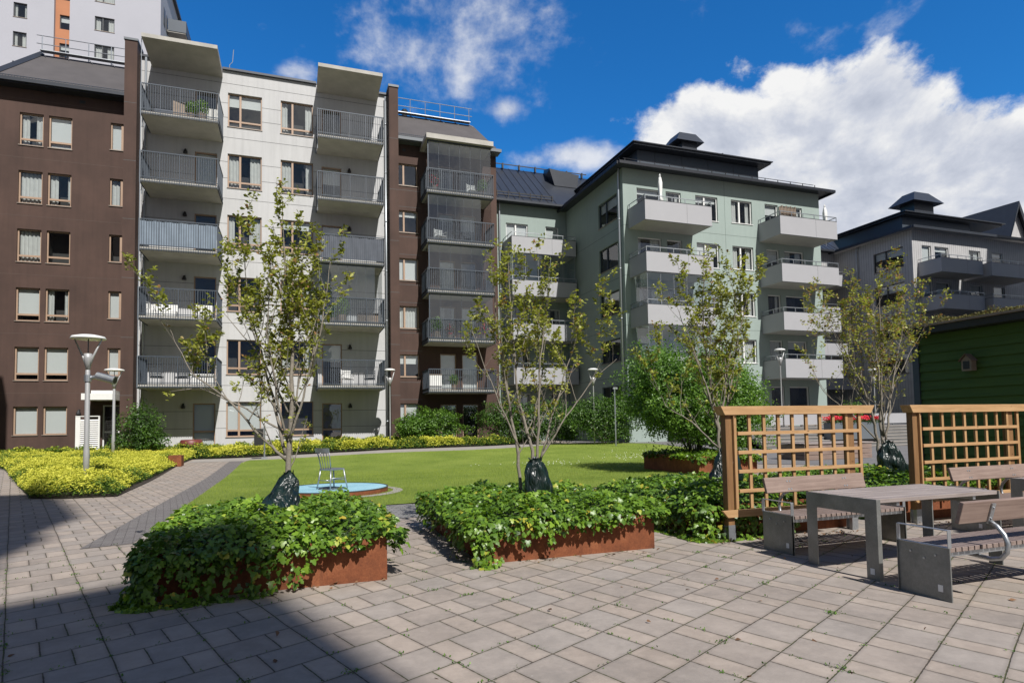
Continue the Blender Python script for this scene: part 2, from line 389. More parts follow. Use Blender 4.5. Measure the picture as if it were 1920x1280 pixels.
sheet('sett_path',[(-.9,10.3),(2.2,10.3),(2.2,12.1),(-.9,12.1)],.006,M['setts'])
sheet('sett_path',[(4.6,10.6),(7.6,11.0),(7.4,13.1),(4.6,12.5)],.006,M['setts'])
sheet('path_kerb',[(-1.8,28.7),(2.7,28.72),(8,28.82),(11,29.62),(14,31.62),(15.5,33),(14.6,34.2),(9.8,31.7),(6.3,31.1),(2.85,30.6),(-.2,31.3),(-4.2,31.1),(-4.2,28.95)],.008,M['kerb'])
sheet('asphalt_yard',[(18.6,14),(60,14),(60,25.6),(20.5,25.6),(20.5,40),(17,40),(15.5,33),(16.6,31.3),(18.4,29.6),(18.5,26.4),(17.7,22),(15.2,17.5)],.012,M['asphalt'])
BED1=[(-16,36.3),(-16,36),(-13.2,33.0),(-10.7,28.9),(-9.98,27.6),(-5.75,17.2),(-5.0,16.75),(-3.9,16.7),(-4.2,19.6),(-4.35,27.5),(-4.4,31.1),(-4.4,35.9),(-12,35.9)]
BED2=[(-4.4,31.2),(-.2,31.35),(2.85,30.7),(6.3,31.2),(9.86,31.8),(14.0,34.6),(15.0,38),(-4.4,35.9)]
sheet('soil_bed',[(-15,35.9),(-10.5,28.9),(-5.75,17.2),(-5.0,16.75),(-3.9,16.7),(-4.35,27.5),(-4.4,35.9)],.02,M['soil'])
sheet('soil_bed',[(-4.39,31.25),(-.2,31.4),(2.85,30.75),(6.3,31.25),(9.86,31.85),(14.0,34.6),(14.4,38),(-4.39,35.95)],.02,M['soil'])
# raised terrace, steps
m=MB(); m.box(20.5,75,25.9,43,-.1,1.15); tag(m.build('terrace_ground',M['asphalt']),kind='structure')
m=MB()
for k in range(7):
    y=23.6+k*.33; m.box(21.2,75,y,25.9-.001*k,-.05-.01*k,.16*(k+1)-.035); m.box(21.2,75,y-.02,y+.36,.16*(k+1)-.034,.16*(k+1),1)
tag(m.build('terrace_steps',[M['step'],M['kerb']],fix=True),kind='structure')
# lawn extras: blades, daisies
g_=np.random.default_rng(3)
def inpoly(P,poly):
    x,y=P[:,0],P[:,1]; ins=np.zeros(len(P),bool); j=len(poly)-1
    for i in range(len(poly)):
        xi,yi=poly[i]; xj,yj=poly[j]
        c=((yi>y)!=(yj>y))&(x<(xj-xi)*(y-yi)/(yj-yi+1e-12)+xi); ins^=c; j=i
    return ins
def scatter(poly,n,seed=0):
    g=np.random.default_rng(seed); xs=[p[0] for p in poly]; ys=[p[1] for p in poly]
    P=np.column_stack([g.uniform(min(xs),max(xs),n),g.uniform(min(ys),max(ys),n)])
    return P[inpoly(P,poly)]
TV=np.vectorize(T)
P=scatter(LAWN,150000,5); P=P[(P[:,1]<21)|(np.random.default_rng(1).random(len(P))<.35)]
z=TV(P[:,0],P[:,1])+.018
nn=np.random.default_rng(2).normal(size=(len(P),3)); nn[:,2]*=.2
tn=np.clip(.5+.45*np.array([noise.noise(Vector((a*.7,b*.7,0))) for a,b in P])+np.random.default_rng(3).normal(size=len(P))*.18,0,1)
tag(leaves('lawn_grass',np.column_stack([P,z]),nn,.05,LEAF_BLADE,M['blade'],tone=tn,seed=4,updir=np.tile([0,0,2.5],(len(P),1))),'short mown green grass blades covering the lawn','grass',kind='stuff')
P=[]
for cx,cy,r,k in ((8.8,21.5,1.0,60),(13.8,22.5,1.3,90),(14.5,19.5,1.0,80),(15.5,24.5,1.2,60)):
    P.append(np.column_stack([g_.normal(cx,r,k),g_.normal(cy,r*.5,k)]))
P=np.vstack(P); z=TV(P[:,0],P[:,1])+.06
tag(leaves('daisies',np.column_stack([P,z]),np.tile([0,-.4,1.],(len(P),1)),.045,LEAF_Q,M['daisy'],seed=9),'patches of tiny white daisies in the lawn','flowers',kind='stuff')
# weeds in the joints and dry leaves on the paving
def jointpts(n,seed,x0,x1,y0,y1):
    g=np.random.default_rng(seed); out=[]
    A=np.array(PA);B=np.array(PB)
    for _ in range(n):
        if g.random()<.5: a=.372*round(g.uniform(-20,8)); b=g.uniform(-10,14)
        else: a=g.uniform(-8,3); b=.566*round(g.uniform(-16,22))-.1
        p=np.array([2.94,3.69])+A*a+B*b
        if x0<p[0]<x1 and y0<p[1]<y1: out.append(p)
    return np.array(out)
J=jointpts(5200,4,-6,11,2.3,13); gw=np.random.default_rng(8)
W=[]
for p in J:
    k=int(gw.integers(1,5)) if gw.random()<.965 else 26
    W.append(np.column_stack([gw.normal(p[0],.012+.0006*k,k),gw.normal(p[1],.012+.0006*k,k)]))
W=np.vstack(W); nn=gw.normal(size=(len(W),3)); nn[:,2]=abs(nn[:,2])+.3
tag(leaves('joint_weeds',np.column_stack([W,np.full(len(W),.003)]),nn,gw.uniform(.008,.021,len(W)),LEAF_Q,M['leaf_bright'],seed=5,tone=gw.uniform(0,.7,len(W)),updir=np.tile([0,0,.8],(len(W),1))),'small green weeds and moss tufts growing in the paving joints','weeds',kind='stuff')
D=[]
for x0,x1,y,k in ((5.35,7.0,6.35,90),(4.9,5.25,6.5,25),(2.2,4.1,6.42,24),(.0,.85,6.2,16),(8.4,10,6.4,40)):
    D.append(np.column_stack([gw.uniform(x0,x1,k),y+gw.normal(0,.06,k)]))
D.append(np.column_stack([gw.uniform(-2,7,34),gw.uniform(2.8,6.2,34)]))
D=np.vstack(D); nn=gw.normal(size=(len(D),3))*.5; nn[:,2]=1
tag(leaves('dry_leaves',np.column_stack([D,np.full(len(D),.012)]),nn,gw.uniform(.02,.06,len(D)),LEAF_OB,M['leaf_dry'],seed=6),'scattered dry brown leaves lying on the paving by the planters','dry leaves',kind='stuff')
# ------------------------------------------------------------------ ivy planters
def ivy(x0,x1,y0,y1,rim,seed,drape,label,top=.22,dens=1150,size=.058,name='ivy',amp=.065):
    """drape: dict side -> (min,max) hanging length; sides f(ront) b l r"""
    g=np.random.default_rng(seed); out=.30
    W,L=x1-x0,y1-y0; N=int((W+1.6)*(L+1.6)*dens)
    u=g.uniform(-.8,W+.8,N); v=g.uniform(-.8,L+.8,N)
    du=np.where(u<0,-u,np.where(u>W,u-W,0)); dv=np.where(v<0,-v,np.where(v>L,v-L,0)); d=np.hypot(du,dv)
    nz=np.array([noise.noise(Vector((a*2.1,b*2.1,seed))) for a,b in zip(u,v)]); nz2=np.array([noise.noise(Vector((a*5.3,b*5.3,seed+9))) for a,b in zip(u,v)])
    lim=np.zeros(N)
    for i in range(N):
        s='l' if du[i]>dv[i] and u[i]<0 else 'r' if du[i]>dv[i] else 'f' if v[i]<0 else 'b'
        a,b=drape.get(s,(.25,.5)); t=(u[i]/W if s in 'fb' else v[i]/L)
        if isinstance(a,tuple): a=a[0]+(a[1]-a[0])*t; b=b[0]+(b[1]-b[0])*t
        lim[i]=a+(b-a)*(.5+.9*nz[i]+.55*nz2[i])
    keep=(d<=0)|(d<lim)
    u,v,du,dv,d,nz,nz2=[q[keep] for q in (u,v,du,dv,d,nz,nz2)]
    cx,cy=np.clip(u,0,W),np.clip(v,0,L)
    edge=np.minimum(np.minimum(cx,W-cx),np.minimum(cy,L-cy)); 
    dome=top*(.55+.45*np.clip(edge/.5,0,1))
    hx=np.where(du>0,np.sign(u-cx)*du/np.maximum(d,1e-6),0); hy=np.where(dv>0,np.sign(v-cy)*dv/np.maximum(d,1e-6),0)
    th=np.clip(d/(out*1.5),0,math.pi/2*.98)
    hor=out*np.sin(th)+ .04*np.sin(d*9); fall=out*1.25*(1-np.cos(th))+np.maximum(d-out*1.5,0)*1.05
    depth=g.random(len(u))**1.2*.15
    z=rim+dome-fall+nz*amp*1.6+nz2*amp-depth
    nrm=np.column_stack([hx*np.sin(th),hy*np.sin(th),np.cos(th)+.15])
    P=np.column_stack([x0+cx+hx*(hor-depth*.8),y0+cy+hy*(hor-depth*.8),np.maximum(z,.015)])
    nr=nrm+g.normal(size=nrm.shape)*.5; nr[:,1]-=.12
    # leaf tips hang outward and down
    up=np.column_stack([hx,hy,-.2-np.sin(th)])+g.normal(size=nrm.shape)*.45
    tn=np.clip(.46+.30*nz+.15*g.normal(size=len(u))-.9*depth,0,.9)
    yl=(g.random(len(u))<.012)|((nz2>.42)&(g.random(len(u))<.22)); tn[yl]=g.uniform(.93,1,yl.sum())
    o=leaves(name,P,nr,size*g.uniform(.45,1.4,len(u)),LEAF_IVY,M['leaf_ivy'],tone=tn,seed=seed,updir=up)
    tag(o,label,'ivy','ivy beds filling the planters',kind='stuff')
    # woody depth below the leaves
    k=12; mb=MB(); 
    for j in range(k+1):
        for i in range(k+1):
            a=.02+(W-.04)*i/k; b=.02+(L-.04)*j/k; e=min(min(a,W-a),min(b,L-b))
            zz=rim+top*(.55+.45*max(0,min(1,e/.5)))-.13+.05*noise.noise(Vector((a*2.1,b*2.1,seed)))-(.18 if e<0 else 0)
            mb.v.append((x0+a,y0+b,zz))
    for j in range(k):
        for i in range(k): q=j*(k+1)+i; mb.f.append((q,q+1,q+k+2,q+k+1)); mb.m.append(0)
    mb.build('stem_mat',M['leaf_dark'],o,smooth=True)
    return o
def planter(x0,x1,y0,y1,h,label,name='corten_planter'):
    t=.012; r=empty(name,((x0+x1)/2,(y0+y1)/2,0),0,label,'planter','rust brown steel planters in the courtyard')
    a,b=(x1-x0)/2,(y1-y0)/2; m=MB()
    m.box(-a,a,-b,-b+t,0,h); m.box(-a,a,b-t,b,0,h); m.box(-a,-a+t,-b+t,b-t,0,h); m.box(a-t,a,-b+t,b-t,0,h)
    m.box(-a+t,a-t,-b+t,-b+.05,h-.006,h); m.box(-a+t,a-t,b-.05,b-t,h-.006,h)
    m.build('steel_wall',M['corten'],r)
    m=MB(); m.box(-a+t,a-t,-b+t,b-t,0,h-.1); m.build('soil_fill',M['soil'],r)
    return r
planter(-1.15,.86,6.26,9.0,.42,'low rust brown steel planter nearest the left, its front half in shadow')
planter(1.92,4.07,6.52,9.2,.42,'low rust brown steel planter in the middle, between the two bare paving gaps')
planter(5.0,7.3,6.72,9.3,.42,'rust brown steel planter hidden behind the first wooden trellis and bench')
planter(8.3,10.6,6.72,9.3,.42,'rust brown steel planter behind the right wooden trellis')
planter(10.62,12.6,14.6,17.5,.53,'rust brown steel planter under the big green shrub at the lawn edge')
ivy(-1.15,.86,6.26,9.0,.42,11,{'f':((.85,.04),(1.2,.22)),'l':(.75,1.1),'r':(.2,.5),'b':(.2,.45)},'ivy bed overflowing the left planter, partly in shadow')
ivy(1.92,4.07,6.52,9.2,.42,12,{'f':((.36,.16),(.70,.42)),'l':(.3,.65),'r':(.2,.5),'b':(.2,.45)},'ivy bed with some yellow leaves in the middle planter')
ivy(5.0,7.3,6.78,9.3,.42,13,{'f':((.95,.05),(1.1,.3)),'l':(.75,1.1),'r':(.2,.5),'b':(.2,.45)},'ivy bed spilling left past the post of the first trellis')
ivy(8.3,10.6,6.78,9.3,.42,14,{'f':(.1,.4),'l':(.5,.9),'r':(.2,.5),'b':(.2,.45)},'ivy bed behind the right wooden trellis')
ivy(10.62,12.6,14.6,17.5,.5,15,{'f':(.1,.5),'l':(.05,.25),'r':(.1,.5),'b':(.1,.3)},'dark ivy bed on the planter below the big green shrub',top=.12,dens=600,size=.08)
# ------------------------------------------------------------------ trees
def tree(x,y,z0,stems,env,seed,label,leafn=6,bare=1.35,nside=15,lsize=.062,top_bias=1.0,name='magnolia_tree',brown=0):
    """stems: polylines relative to (x,y); env(z)->crown half width"""
    g=random.Random(seed); root=empty(name,(x,y,z0),0,label,'tree','young trees growing out of the planters')
    mb=MB(); tips=[]; segs=[]
    def twig(p,d,L,r,lev):
        pts=[p.copy()]; n=max(3,int(L/.12)); q=p.copy(); dd=d.normalized()
        for i in range(n):
            dd=(dd+Vector((g.uniform(-1,1),g.uniform(-1,1),g.uniform(-.4,1.0)))*.17+Vector((0,0,.07))).normalized()
            q=q+dd*(L/n); pts.append(q.copy())
        mb.tube(pts,[r*(1-.75*i/n) for i in range(n+1)],4 if lev>0 else 5,caps=False)
        if lev<2:
            k=int(L/(.15 if lev==0 else .13))
            for i in range(k):
                s=.22+.78*(i+g.random())/k; idx=min(n-1,int(s*n)); b=pts[idx]
                d0=(pts[idx+1]-pts[idx]).normalized()
                side=d0.cross(Vector((g.uniform(-1,1),g.uniform(-1,1),g.uniform(-1,1)))).normalized()
                nd=(d0*.75+side*.75+Vector((0,0,.15))).normalized()
                twig(b,nd,L*g.uniform(.22,.42)*(1.1-.5*s),r*.5,lev+1)
        tips.append((q.copy(),dd.copy(),1.0))
        if lev>0:
            for i in range(1,n): 
                if g.random()<.5: tips.append((pts[i],dd.copy(),.5))
    for st in stems:
        pts=[Vector(p[:3]) for p in st]; rad=[p[3] for p in st]
        # smooth
        fine=[];fr=[]
        for i in range(len(pts)-1):
            for k in range(5):
                f=k/5; fine.append(pts[i].lerp(pts[i+1],f)+Vector((g.uniform(-1,1),g.uniform(-1,1),0))*.012); fr.append(rad[i]+(rad[i+1]-rad[i])*f)
        fine.append(pts[-1]); fr.append(rad[-1])
        mb.tube(fine,[q*.82 for q in fr],8)
        Ls=(fine[-1]-fine[0]).length
        k=max(3,int(nside*Ls/3.5)); az=g.uniform(0,6.28)
        for i in range(k):
            s=.18+.8*(i+.5*g.random())/k; idx=min(len(fine)-2,int(s*len(fine))); b=fine[idx]
            if b.z<bare-.4: continue
            az+=2.4+g.uniform(-.4,.4); w=env(b.z)
            el=g.uniform(.75,1.15)
            L=min(w*g.uniform(.75,1.1)/math.cos(el)*.62,1.5)
            twig(b,Vector((math.cos(az)*math.cos(el),math.sin(az)*math.cos(el),math.sin(el))),max(L,.3),min(fr[idx]*.5,.009),0)
        tips.append((fine[-1],Vector((0,0,1)),1.0))
    mb.build('trunk',M['bark'],root,smooth=True)
    gg=np.random.default_rng(seed); P=[];N=[];U=[];Tn=[]
    for p,d,w in tips:
        h=p.z; 
        if h<bare and gg.random()<.75: continue
        pr=min(1,.14+1.0*max(0,(h-bare)/1.5))*w
        if gg.random()>pr: continue
        k=int(1.5*leafn*w*gg.uniform(.5,1.4))+1; tt=gg.uniform(.25,.85)
        for i in range(k):
            a=gg.uniform(0,6.28); sd=Vector((math.cos(a),math.sin(a),gg.uniform(0,1.0)))+d*.6
            off=Vector(gg.normal(size=3)*.014)
            P.append(p+off-d*gg.uniform(0,.10)); U.append(sd); nv=Vector((0,0,1))+Vector(gg.normal(size=3)*.6); N.append(nv); Tn.append(tt+gg.normal()*.13+(.5 if gg.random()<.04+brown else 0))
    leaves('crown',P,N,lsize*gg.uniform(.55,1.15,len(P)),LEAF_OB,M['leaf_tree'],root,tone=np.array(Tn),seed=seed,updir=U)
    return root
tree(-.1,7.85,0,[
 [(0.03,0,.3,.046),(.03,0,1.0,.042),(.07,0,1.8,.034),(.06,.02,2.6,.024),(.0,.03,3.4,.014),(-.06,.0,4.4,.004)],
 [(.02,0,1.12,.024),(-.28,-.05,1.42,.019),(-.62,-.1,1.85,.014),(-1.0,-.15,2.15,.008),(-1.25,-.15,2.7,.003)],
 [(.0,0,1.2,.026),(-.12,.1,1.75,.021),(-.26,.15,2.3,.015),(-.42,.2,3.0,.009),(-.5,.2,3.7,.003)],
 [(.04,0,1.35,.02),(.22,-.1,2.0,.015),(.42,-.1,2.8,.009),(.52,0,3.6,.003)],
 [(.02,.02,1.3,.02),(-.1,-.15,1.9,.015),(-.2,-.3,2.6,.01),(-.15,-.4,3.5,.003)],
 [(.04,.02,1.5,.016),(.2,.2,2.3,.011),(.3,.45,3.2,.003)],
 [(.0,.02,1.45,.016),(-.45,.1,1.75,.011),(-.95,.15,2.0,.006),(-1.25,.1,1.95,.003)],
 [(.02,.0,1.7,.014),(-.3,.2,2.4,.01),(-.75,.2,2.95,.003)]],
 lambda z:.28+.72*max(0,1-abs(z-2.3)/2.2),101,'young sparse leaved tree rising from the left ivy planter, its trunk in a green bag',nside=12,leafn=6)
tree(3.0,7.85,0,[
 [(-.13,0,.4,.03),(-.17,0,1.1,.026),(-.3,0,1.9,.019),(-.42,.05,2.8,.011),(-.5,.0,3.6,.003)],
 [(.02,.02,.4,.032),(.03,.0,1.15,.028),(-.12,.05,1.8,.02),(-.2,.1,2.8,.012),(-.22,.1,4.0,.003)],
 [(.08,.0,.5,.028),(.1,-.05,1.3,.022),(.12,-.1,2.2,.015),(.25,-.1,3.1,.008),(.3,-.1,3.7,.003)],
 [(.1,.05,.8,.022),(.38,.1,1.6,.016),(.62,.1,2.3,.01),(.85,.1,2.9,.004)],
 [(.12,.0,1.0,.018),(.5,-.1,1.6,.012),(.9,-.15,2.1,.007),(1.25,-.2,2.4,.003)],
 [(-.15,.0,1.2,.018),(-.5,-.1,1.9,.011),(-.85,-.1,2.8,.003)],
 [(.05,.1,1.2,.016),(.3,.35,2.0,.011),(.5,.5,2.9,.003)]],
 lambda z:.3+.6*max(0,1-abs(z-2.2)/2.0),102,'several stemmed young tree in the middle planter, trunk wrapped in a dark green bag',nside=13,leafn=6,bare=1.5)
tree(6.25,7.9,0,[
 [(-.1,0,.5,.032),(-.15,.0,1.4,.027),(-.28,.0,1.9,.02),(-.5,.05,2.6,.012),(-.8,.05,3.3,.003)],
 [(-.1,0,1.3,.026),(-.22,.05,2.0,.019),(-.32,.05,2.9,.012),(-.3,.0,4.1,.003)],
 [(-.08,0,1.3,.024),(.1,.0,2.0,.018),(.3,.0,2.8,.011),(.6,.0,3.8,.003)],
 [(-.1,0,1.5,.02),(0,-.1,2.3,.014),(.1,-.2,3.2,.008),(.0,-.2,3.8,.003)],
 [(-.15,0,1.1,.018),(-.55,.1,1.5,.012),(-1.0,.1,1.75,.007),(-1.25,.1,2.3,.003)],
 [(-.1,.1,1.4,.016),(.3,.3,2.1,.01),(.7,.4,2.7,.003)]],
 lambda z:.3+.62*max(0,1-abs(z-2.6)/1.9),103,'young sparse tree standing behind the left end of the first wooden trellis',nside=16,leafn=7,bare=1.5)
tree(9.5,7.9,0,[
 [(-.12,0,.7,.03),(-.18,.0,1.4,.026),(-.4,.0,2.0,.018),(-.75,.05,2.7,.01),(-1.1,.05,3.1,.003)],
 [(.02,0,.7,.032),(.0,.05,1.4,.027),(.06,.05,2.2,.02),(.1,.05,3.0,.012),(.08,.0,4.0,.003)],
 [(.04,0,1.1,.024),(.2,.0,1.8,.018),(.38,.0,2.5,.011),(.6,.0,3.2,.003)],
 [(.0,0,1.2,.022),(-.15,-.1,2.0,.016),(-.28,-.15,2.8,.009),(-.3,-.15,3.6,.003)],
 [(-.1,0,1.1,.018),(-.6,.1,1.6,.012),(-1.1,.1,1.9,.007),(-1.45,.1,2.3,.003)],
 [(.05,.1,1.3,.016),(.55,.2,2.1,.01),(1.1,.3,2.7,.006),(1.5,.2,3.3,.003)],
 [(-.1,.1,1.4,.015),(-.35,.3,2.3,.01),(-.6,.4,3.1,.003)]],
 lambda z:.35+.8*max(0,1-abs(z-2.5)/1.9),104,'thin branched young tree with a green bag between the two wooden trellises',nside=14,leafn=4,bare=1.75,lsize=.056,brown=.22)
def bag(x,y,z0,h,rb,rt,lean,label,seed,leany=0):
    g=random.Random(seed); n=44; k=22; m=MB()
    for i in range(k+1):
        t=i/k; r=rb*(1-t)**.8+rt*t; r*=1+.22*math.sin(min(1,t*1.15)*math.pi)
        if t>.9: r*=1-.35*math.sin((t-.9)/.1*math.pi)
        for j in range(n):
            a=2*math.pi*j/n
            w=1+.10*math.sin(a*3+seed+t*2.5)+.05*math.sin(a*7+t*6)+.10*math.sin(a*2+t*17+seed)*.5+.035*math.sin(a*13-t*9)+.05*noise.noise(Vector((math.cos(a)*2,math.sin(a)*2,t*6+seed)))
            rr=r*w
            m.v.append((math.cos(a)*rr+lean*math.sin(t*1.6),math.sin(a)*rr*.8+leany*math.sin(t*1.6),t*h+.012*math.sin(a*5+t*20)+(.018*math.sin(a*4+seed) if t>.95 else 0)))
    for i in range(k):
        for j in range(n): a=i*n+j; b=i*n+(j+1)%n; m.f.append((a,b,b+n,a+n)); m.m.append(0)
    o=m.build('watering_bag',M['bag'],None,smooth=True); o.location=(x,y,z0)
    return tag(o,label,'watering bag','dark green watering bags round the tree trunks')
bag(-.34,7.3,.44,.56,.20,.06,.27,'slumped dark green plastic bag leaning against the trunk in the left planter',1,.42)
bag(3.02,7.55,.46,.6,.165,.09,-.06,'crumpled dark green plastic bag round the stems in the middle planter',2)
bag(6.05,7.75,.46,.7,.24,.09,.1,'dark green plastic bag partly hidden behind the post of the first trellis',3)
bag(9.62,7.8,.46,.66,.24,.09,-.14,'dark green plastic bag between the two trellises',4)
# ------------------------------------------------------------------ shrubs
def shrub(name,c,rad,n,seed,label,mat,size=.06,blobs=7,stems=6,cat='shrub',group=None,flat=.5,lumps=.3):
    g=np.random.default_rng(seed); root=empty(name,c,0,label,cat,group)
    rx,ry,rz=rad; P=[];N=[];Tn=[]
    B=[(np.array([0,0,rz*.95]),np.array([rx*.75,ry*.75,rz*.9]))]
    for i in range(blobs):
        a=g.uniform(0,6.28); e=g.uniform(.1,1); q=np.array([math.cos(a)*rx*.72*g.uniform(.5,1),math.sin(a)*ry*.7*g.uniform(.5,1),rz*(.35+1.35*e*g.uniform(.6,1))])
        B.append((q,np.array([rx,ry,rz])*g.uniform(.28,.5)))
    w=np.array([b[1].prod()**.7 for b in B]); w/=w.sum()
    for (q,r),ww in zip(B,w):
        k=int(n*ww); d=g.normal(size=(k,3)); d/=np.linalg.norm(d,axis=1,keepdims=True)
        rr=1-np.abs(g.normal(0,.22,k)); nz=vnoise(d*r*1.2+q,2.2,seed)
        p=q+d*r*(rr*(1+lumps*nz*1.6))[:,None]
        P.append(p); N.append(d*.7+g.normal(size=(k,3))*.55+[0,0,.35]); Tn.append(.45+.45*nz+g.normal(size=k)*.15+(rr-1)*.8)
    P=np.vstack(P);N=np.vstack(N);Tn=np.concatenate(Tn); ok=P[:,2]>.02; 
    cl=vnoise(P,2.6,seed+5); ok&=(cl>-.34)|(g.random(len(P))<.25)
    leaves('foliage',P[ok],N[ok],size*g.uniform(.6,1.3,ok.sum()),LEAF_Q,mat,root,tone=Tn[ok],seed=seed)
    mb=MB()
    for i in range(stems):
        a=g.uniform(0,6.28); r=g.uniform(.3,.8); q=Vector((math.cos(a)*rx*r,math.sin(a)*ry*r,rz*g.uniform(1.0,1.7)))
        p0=Vector((math.cos(a)*.12,math.sin(a)*.12,0)); pts=[p0.lerp(q,t)+Vector((0,0,.25*rz*math.sin(t*3.14)*.6)) for t in (0,.25,.5,.75,1)]
        mb.tube(pts,[.022,.018,.014,.01,.005],5)
    mb.build('stems',M['bark'],root,smooth=True)
    return root
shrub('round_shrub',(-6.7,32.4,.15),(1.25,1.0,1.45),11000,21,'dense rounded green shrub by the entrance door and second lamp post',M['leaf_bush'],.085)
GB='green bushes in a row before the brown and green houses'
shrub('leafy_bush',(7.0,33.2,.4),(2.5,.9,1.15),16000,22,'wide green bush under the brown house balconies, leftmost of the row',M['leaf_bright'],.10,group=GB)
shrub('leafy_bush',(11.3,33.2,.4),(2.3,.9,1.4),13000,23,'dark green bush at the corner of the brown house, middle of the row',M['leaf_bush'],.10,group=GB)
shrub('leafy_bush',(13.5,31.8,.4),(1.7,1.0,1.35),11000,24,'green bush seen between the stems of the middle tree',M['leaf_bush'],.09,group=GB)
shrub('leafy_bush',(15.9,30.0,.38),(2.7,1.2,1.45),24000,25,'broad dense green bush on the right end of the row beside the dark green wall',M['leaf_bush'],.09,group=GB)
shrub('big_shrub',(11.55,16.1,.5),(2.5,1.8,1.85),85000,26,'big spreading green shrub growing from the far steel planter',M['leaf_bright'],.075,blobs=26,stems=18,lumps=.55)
shrub('terrace_shrub',(30.6,27.6,1.15),(.9,.7,.75),2500,27,'small bright green shrub on the terrace beside the green corner wall',M['leaf_bright'],.10)
shrub('terrace_shrub',(19.0,12.2,.1),(.9,.8,.55),2500,28,'low yellow green plant between the last tree and the shed',M['leaf_bright'],.08)
# ------------------------------------------------------------------ lady's mantle beds
def mantle(name,poly,n,seed,label,hmax=.5,size=.045,thr=0):
    P=scatter(poly,n,seed); g=np.random.default_rng(seed+1); k=len(P)
    nz=np.array([noise.noise(Vector((a*1.3,b*1.3,seed))) for a,b in P]); n2=np.array([noise.noise(Vector((a*4.2,b*4.2,seed+4))) for a,b in P]); n3=np.array([noise.noise(Vector((a*.45,b*.45,seed+8))) for a,b in P])
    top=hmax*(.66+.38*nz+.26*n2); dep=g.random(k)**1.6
    # distance to edge lowers height
    E=np.full(k,9.)
    for i in range(len(poly)):
        a=np.array(poly[i]);b=np.array(poly[(i+1)%len(poly)]); ab=b-a; t=np.clip(((P-a)@ab)/(ab@ab),0,1); E=np.minimum(E,np.linalg.norm(P-(a+t[:,None]*ab),axis=1))
    top*=np.sqrt(np.clip(E/.3,.12,1))*(1+.25*n3); z=TV(P[:,0],P[:,1])+.03+top*(1-.75*dep)
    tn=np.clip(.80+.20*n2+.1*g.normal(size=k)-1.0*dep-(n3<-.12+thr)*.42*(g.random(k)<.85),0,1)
    nn=g.normal(size=(k,3))*.55+[0,-.15,1]
    P3=np.column_stack([P+g.normal(size=P.shape)*.03,z])
    return tag(leaves(name,P3,nn,size*g.uniform(.6,1.4,k),LEAF_Q,M['leaf_alch'],tone=tn,seed=seed),label,'flower bed',kind='stuff')
mantle('yellow_ground_cover',BED1[2:],420000,31,'yellow green flowering ground cover round the front lamp post',.55,.05)
mantle('yellow_ground_cover',[(-4.4,31.25),(-.2,31.4),(2.85,30.75),(6.3,31.25),(9.86,31.85),(14.0,34.6),(13.5,35.2),(9.6,33.0),(6.2,32.5),(2.8,32.1),(-.2,32.7),(-4.4,32.7)],150000,32,'long strip of yellow flowering ground cover behind the far path',.68,.075)
mantle('green_edge_plants',[(-13,33.4),(-4.4,33.4),(6,33.4),(6,35),(-4.4,35),(-13.6,35.4)],50000,33,'darker green perennials along the foot of the brown and white houses',.75,.10,thr=.6)
# ------------------------------------------------------------------ buildings
def FY(Y): return lambda u,n,z:(u,Y-n,z)          # wall facing the courtyard
def FX(X): return lambda u,n,z:(X-n,u,z)          # wall facing left
def house(name,loc,label,cat='building',group=None): return empty(name,loc,0,label,cat,group)
def part(mb,name,mats,root,smooth=False,fix=False,bevel=0):
    o=mb.build(name,mats,root,smooth,bevel,fix)
    if root.type=='EMPTY': o.matrix_parent_inverse=Matrix.Translation(-Vector(root.location))
    return o
def wall(mb,F,u0,u1,z0,z1,ops,rev=.14,room=.7,m=0,mr=1):
    us=sorted({u0,u1,*[v for o in ops for v in o[:2] if u0<v<u1]}); zs=sorted({z0,z1,*[v for o in ops for v in o[2:4] if z0<v<z1]})
    for i in range(len(us)-1):
        for j in range(len(zs)-1):
            a,b,c,d=us[i],us[i+1],zs[j],zs[j+1]; x,y=(a+b)/2,(c+d)/2
            if any(o[0]<x<o[1] and o[2]<y<o[3] for o in ops): continue
            mb.quad(F(a,0,c),F(b,0,c),F(b,0,d),F(a,0,d),m)
    for a,b,c,d in [o[:4] for o in ops]:
        for p,q in (((a,c),(b,c)),((b,c),(b,d)),((b,d),(a,d)),((a,d),(a,c))):
            mb.quad(F(p[0],0,p[1]),F(q[0],0,q[1]),F(q[0],-rev,q[1]),F(p[0],-rev,p[1]),m)
            mb.quad(F(p[0],-rev,p[1]),F(q[0],-rev,q[1]),F(q[0],-rev-room,q[1]),F(p[0],-rev-room,p[1]),mr)
        n=-rev-room; mb.quad(F(a,n,c),F(b,n,c),F(b,n,d),F(a,n,d),mr)
def joints(mb,F,u0,u1,zl,m=2,w=.022,skip=()):
    for z in zl:
        segs=[(u0,u1)]
        for a,b,c,d in skip:
            if c-.02<z<d+.02: segs=[s for p,q in segs for s in ((p,min(q,a)),(max(p,b),q)) if s[1]-s[0]>.02]
        for p,q in segs: mb.fbox(F,p,q,-.01,.003,z-w/2,z+w/2,m)
wr=random.Random(5)
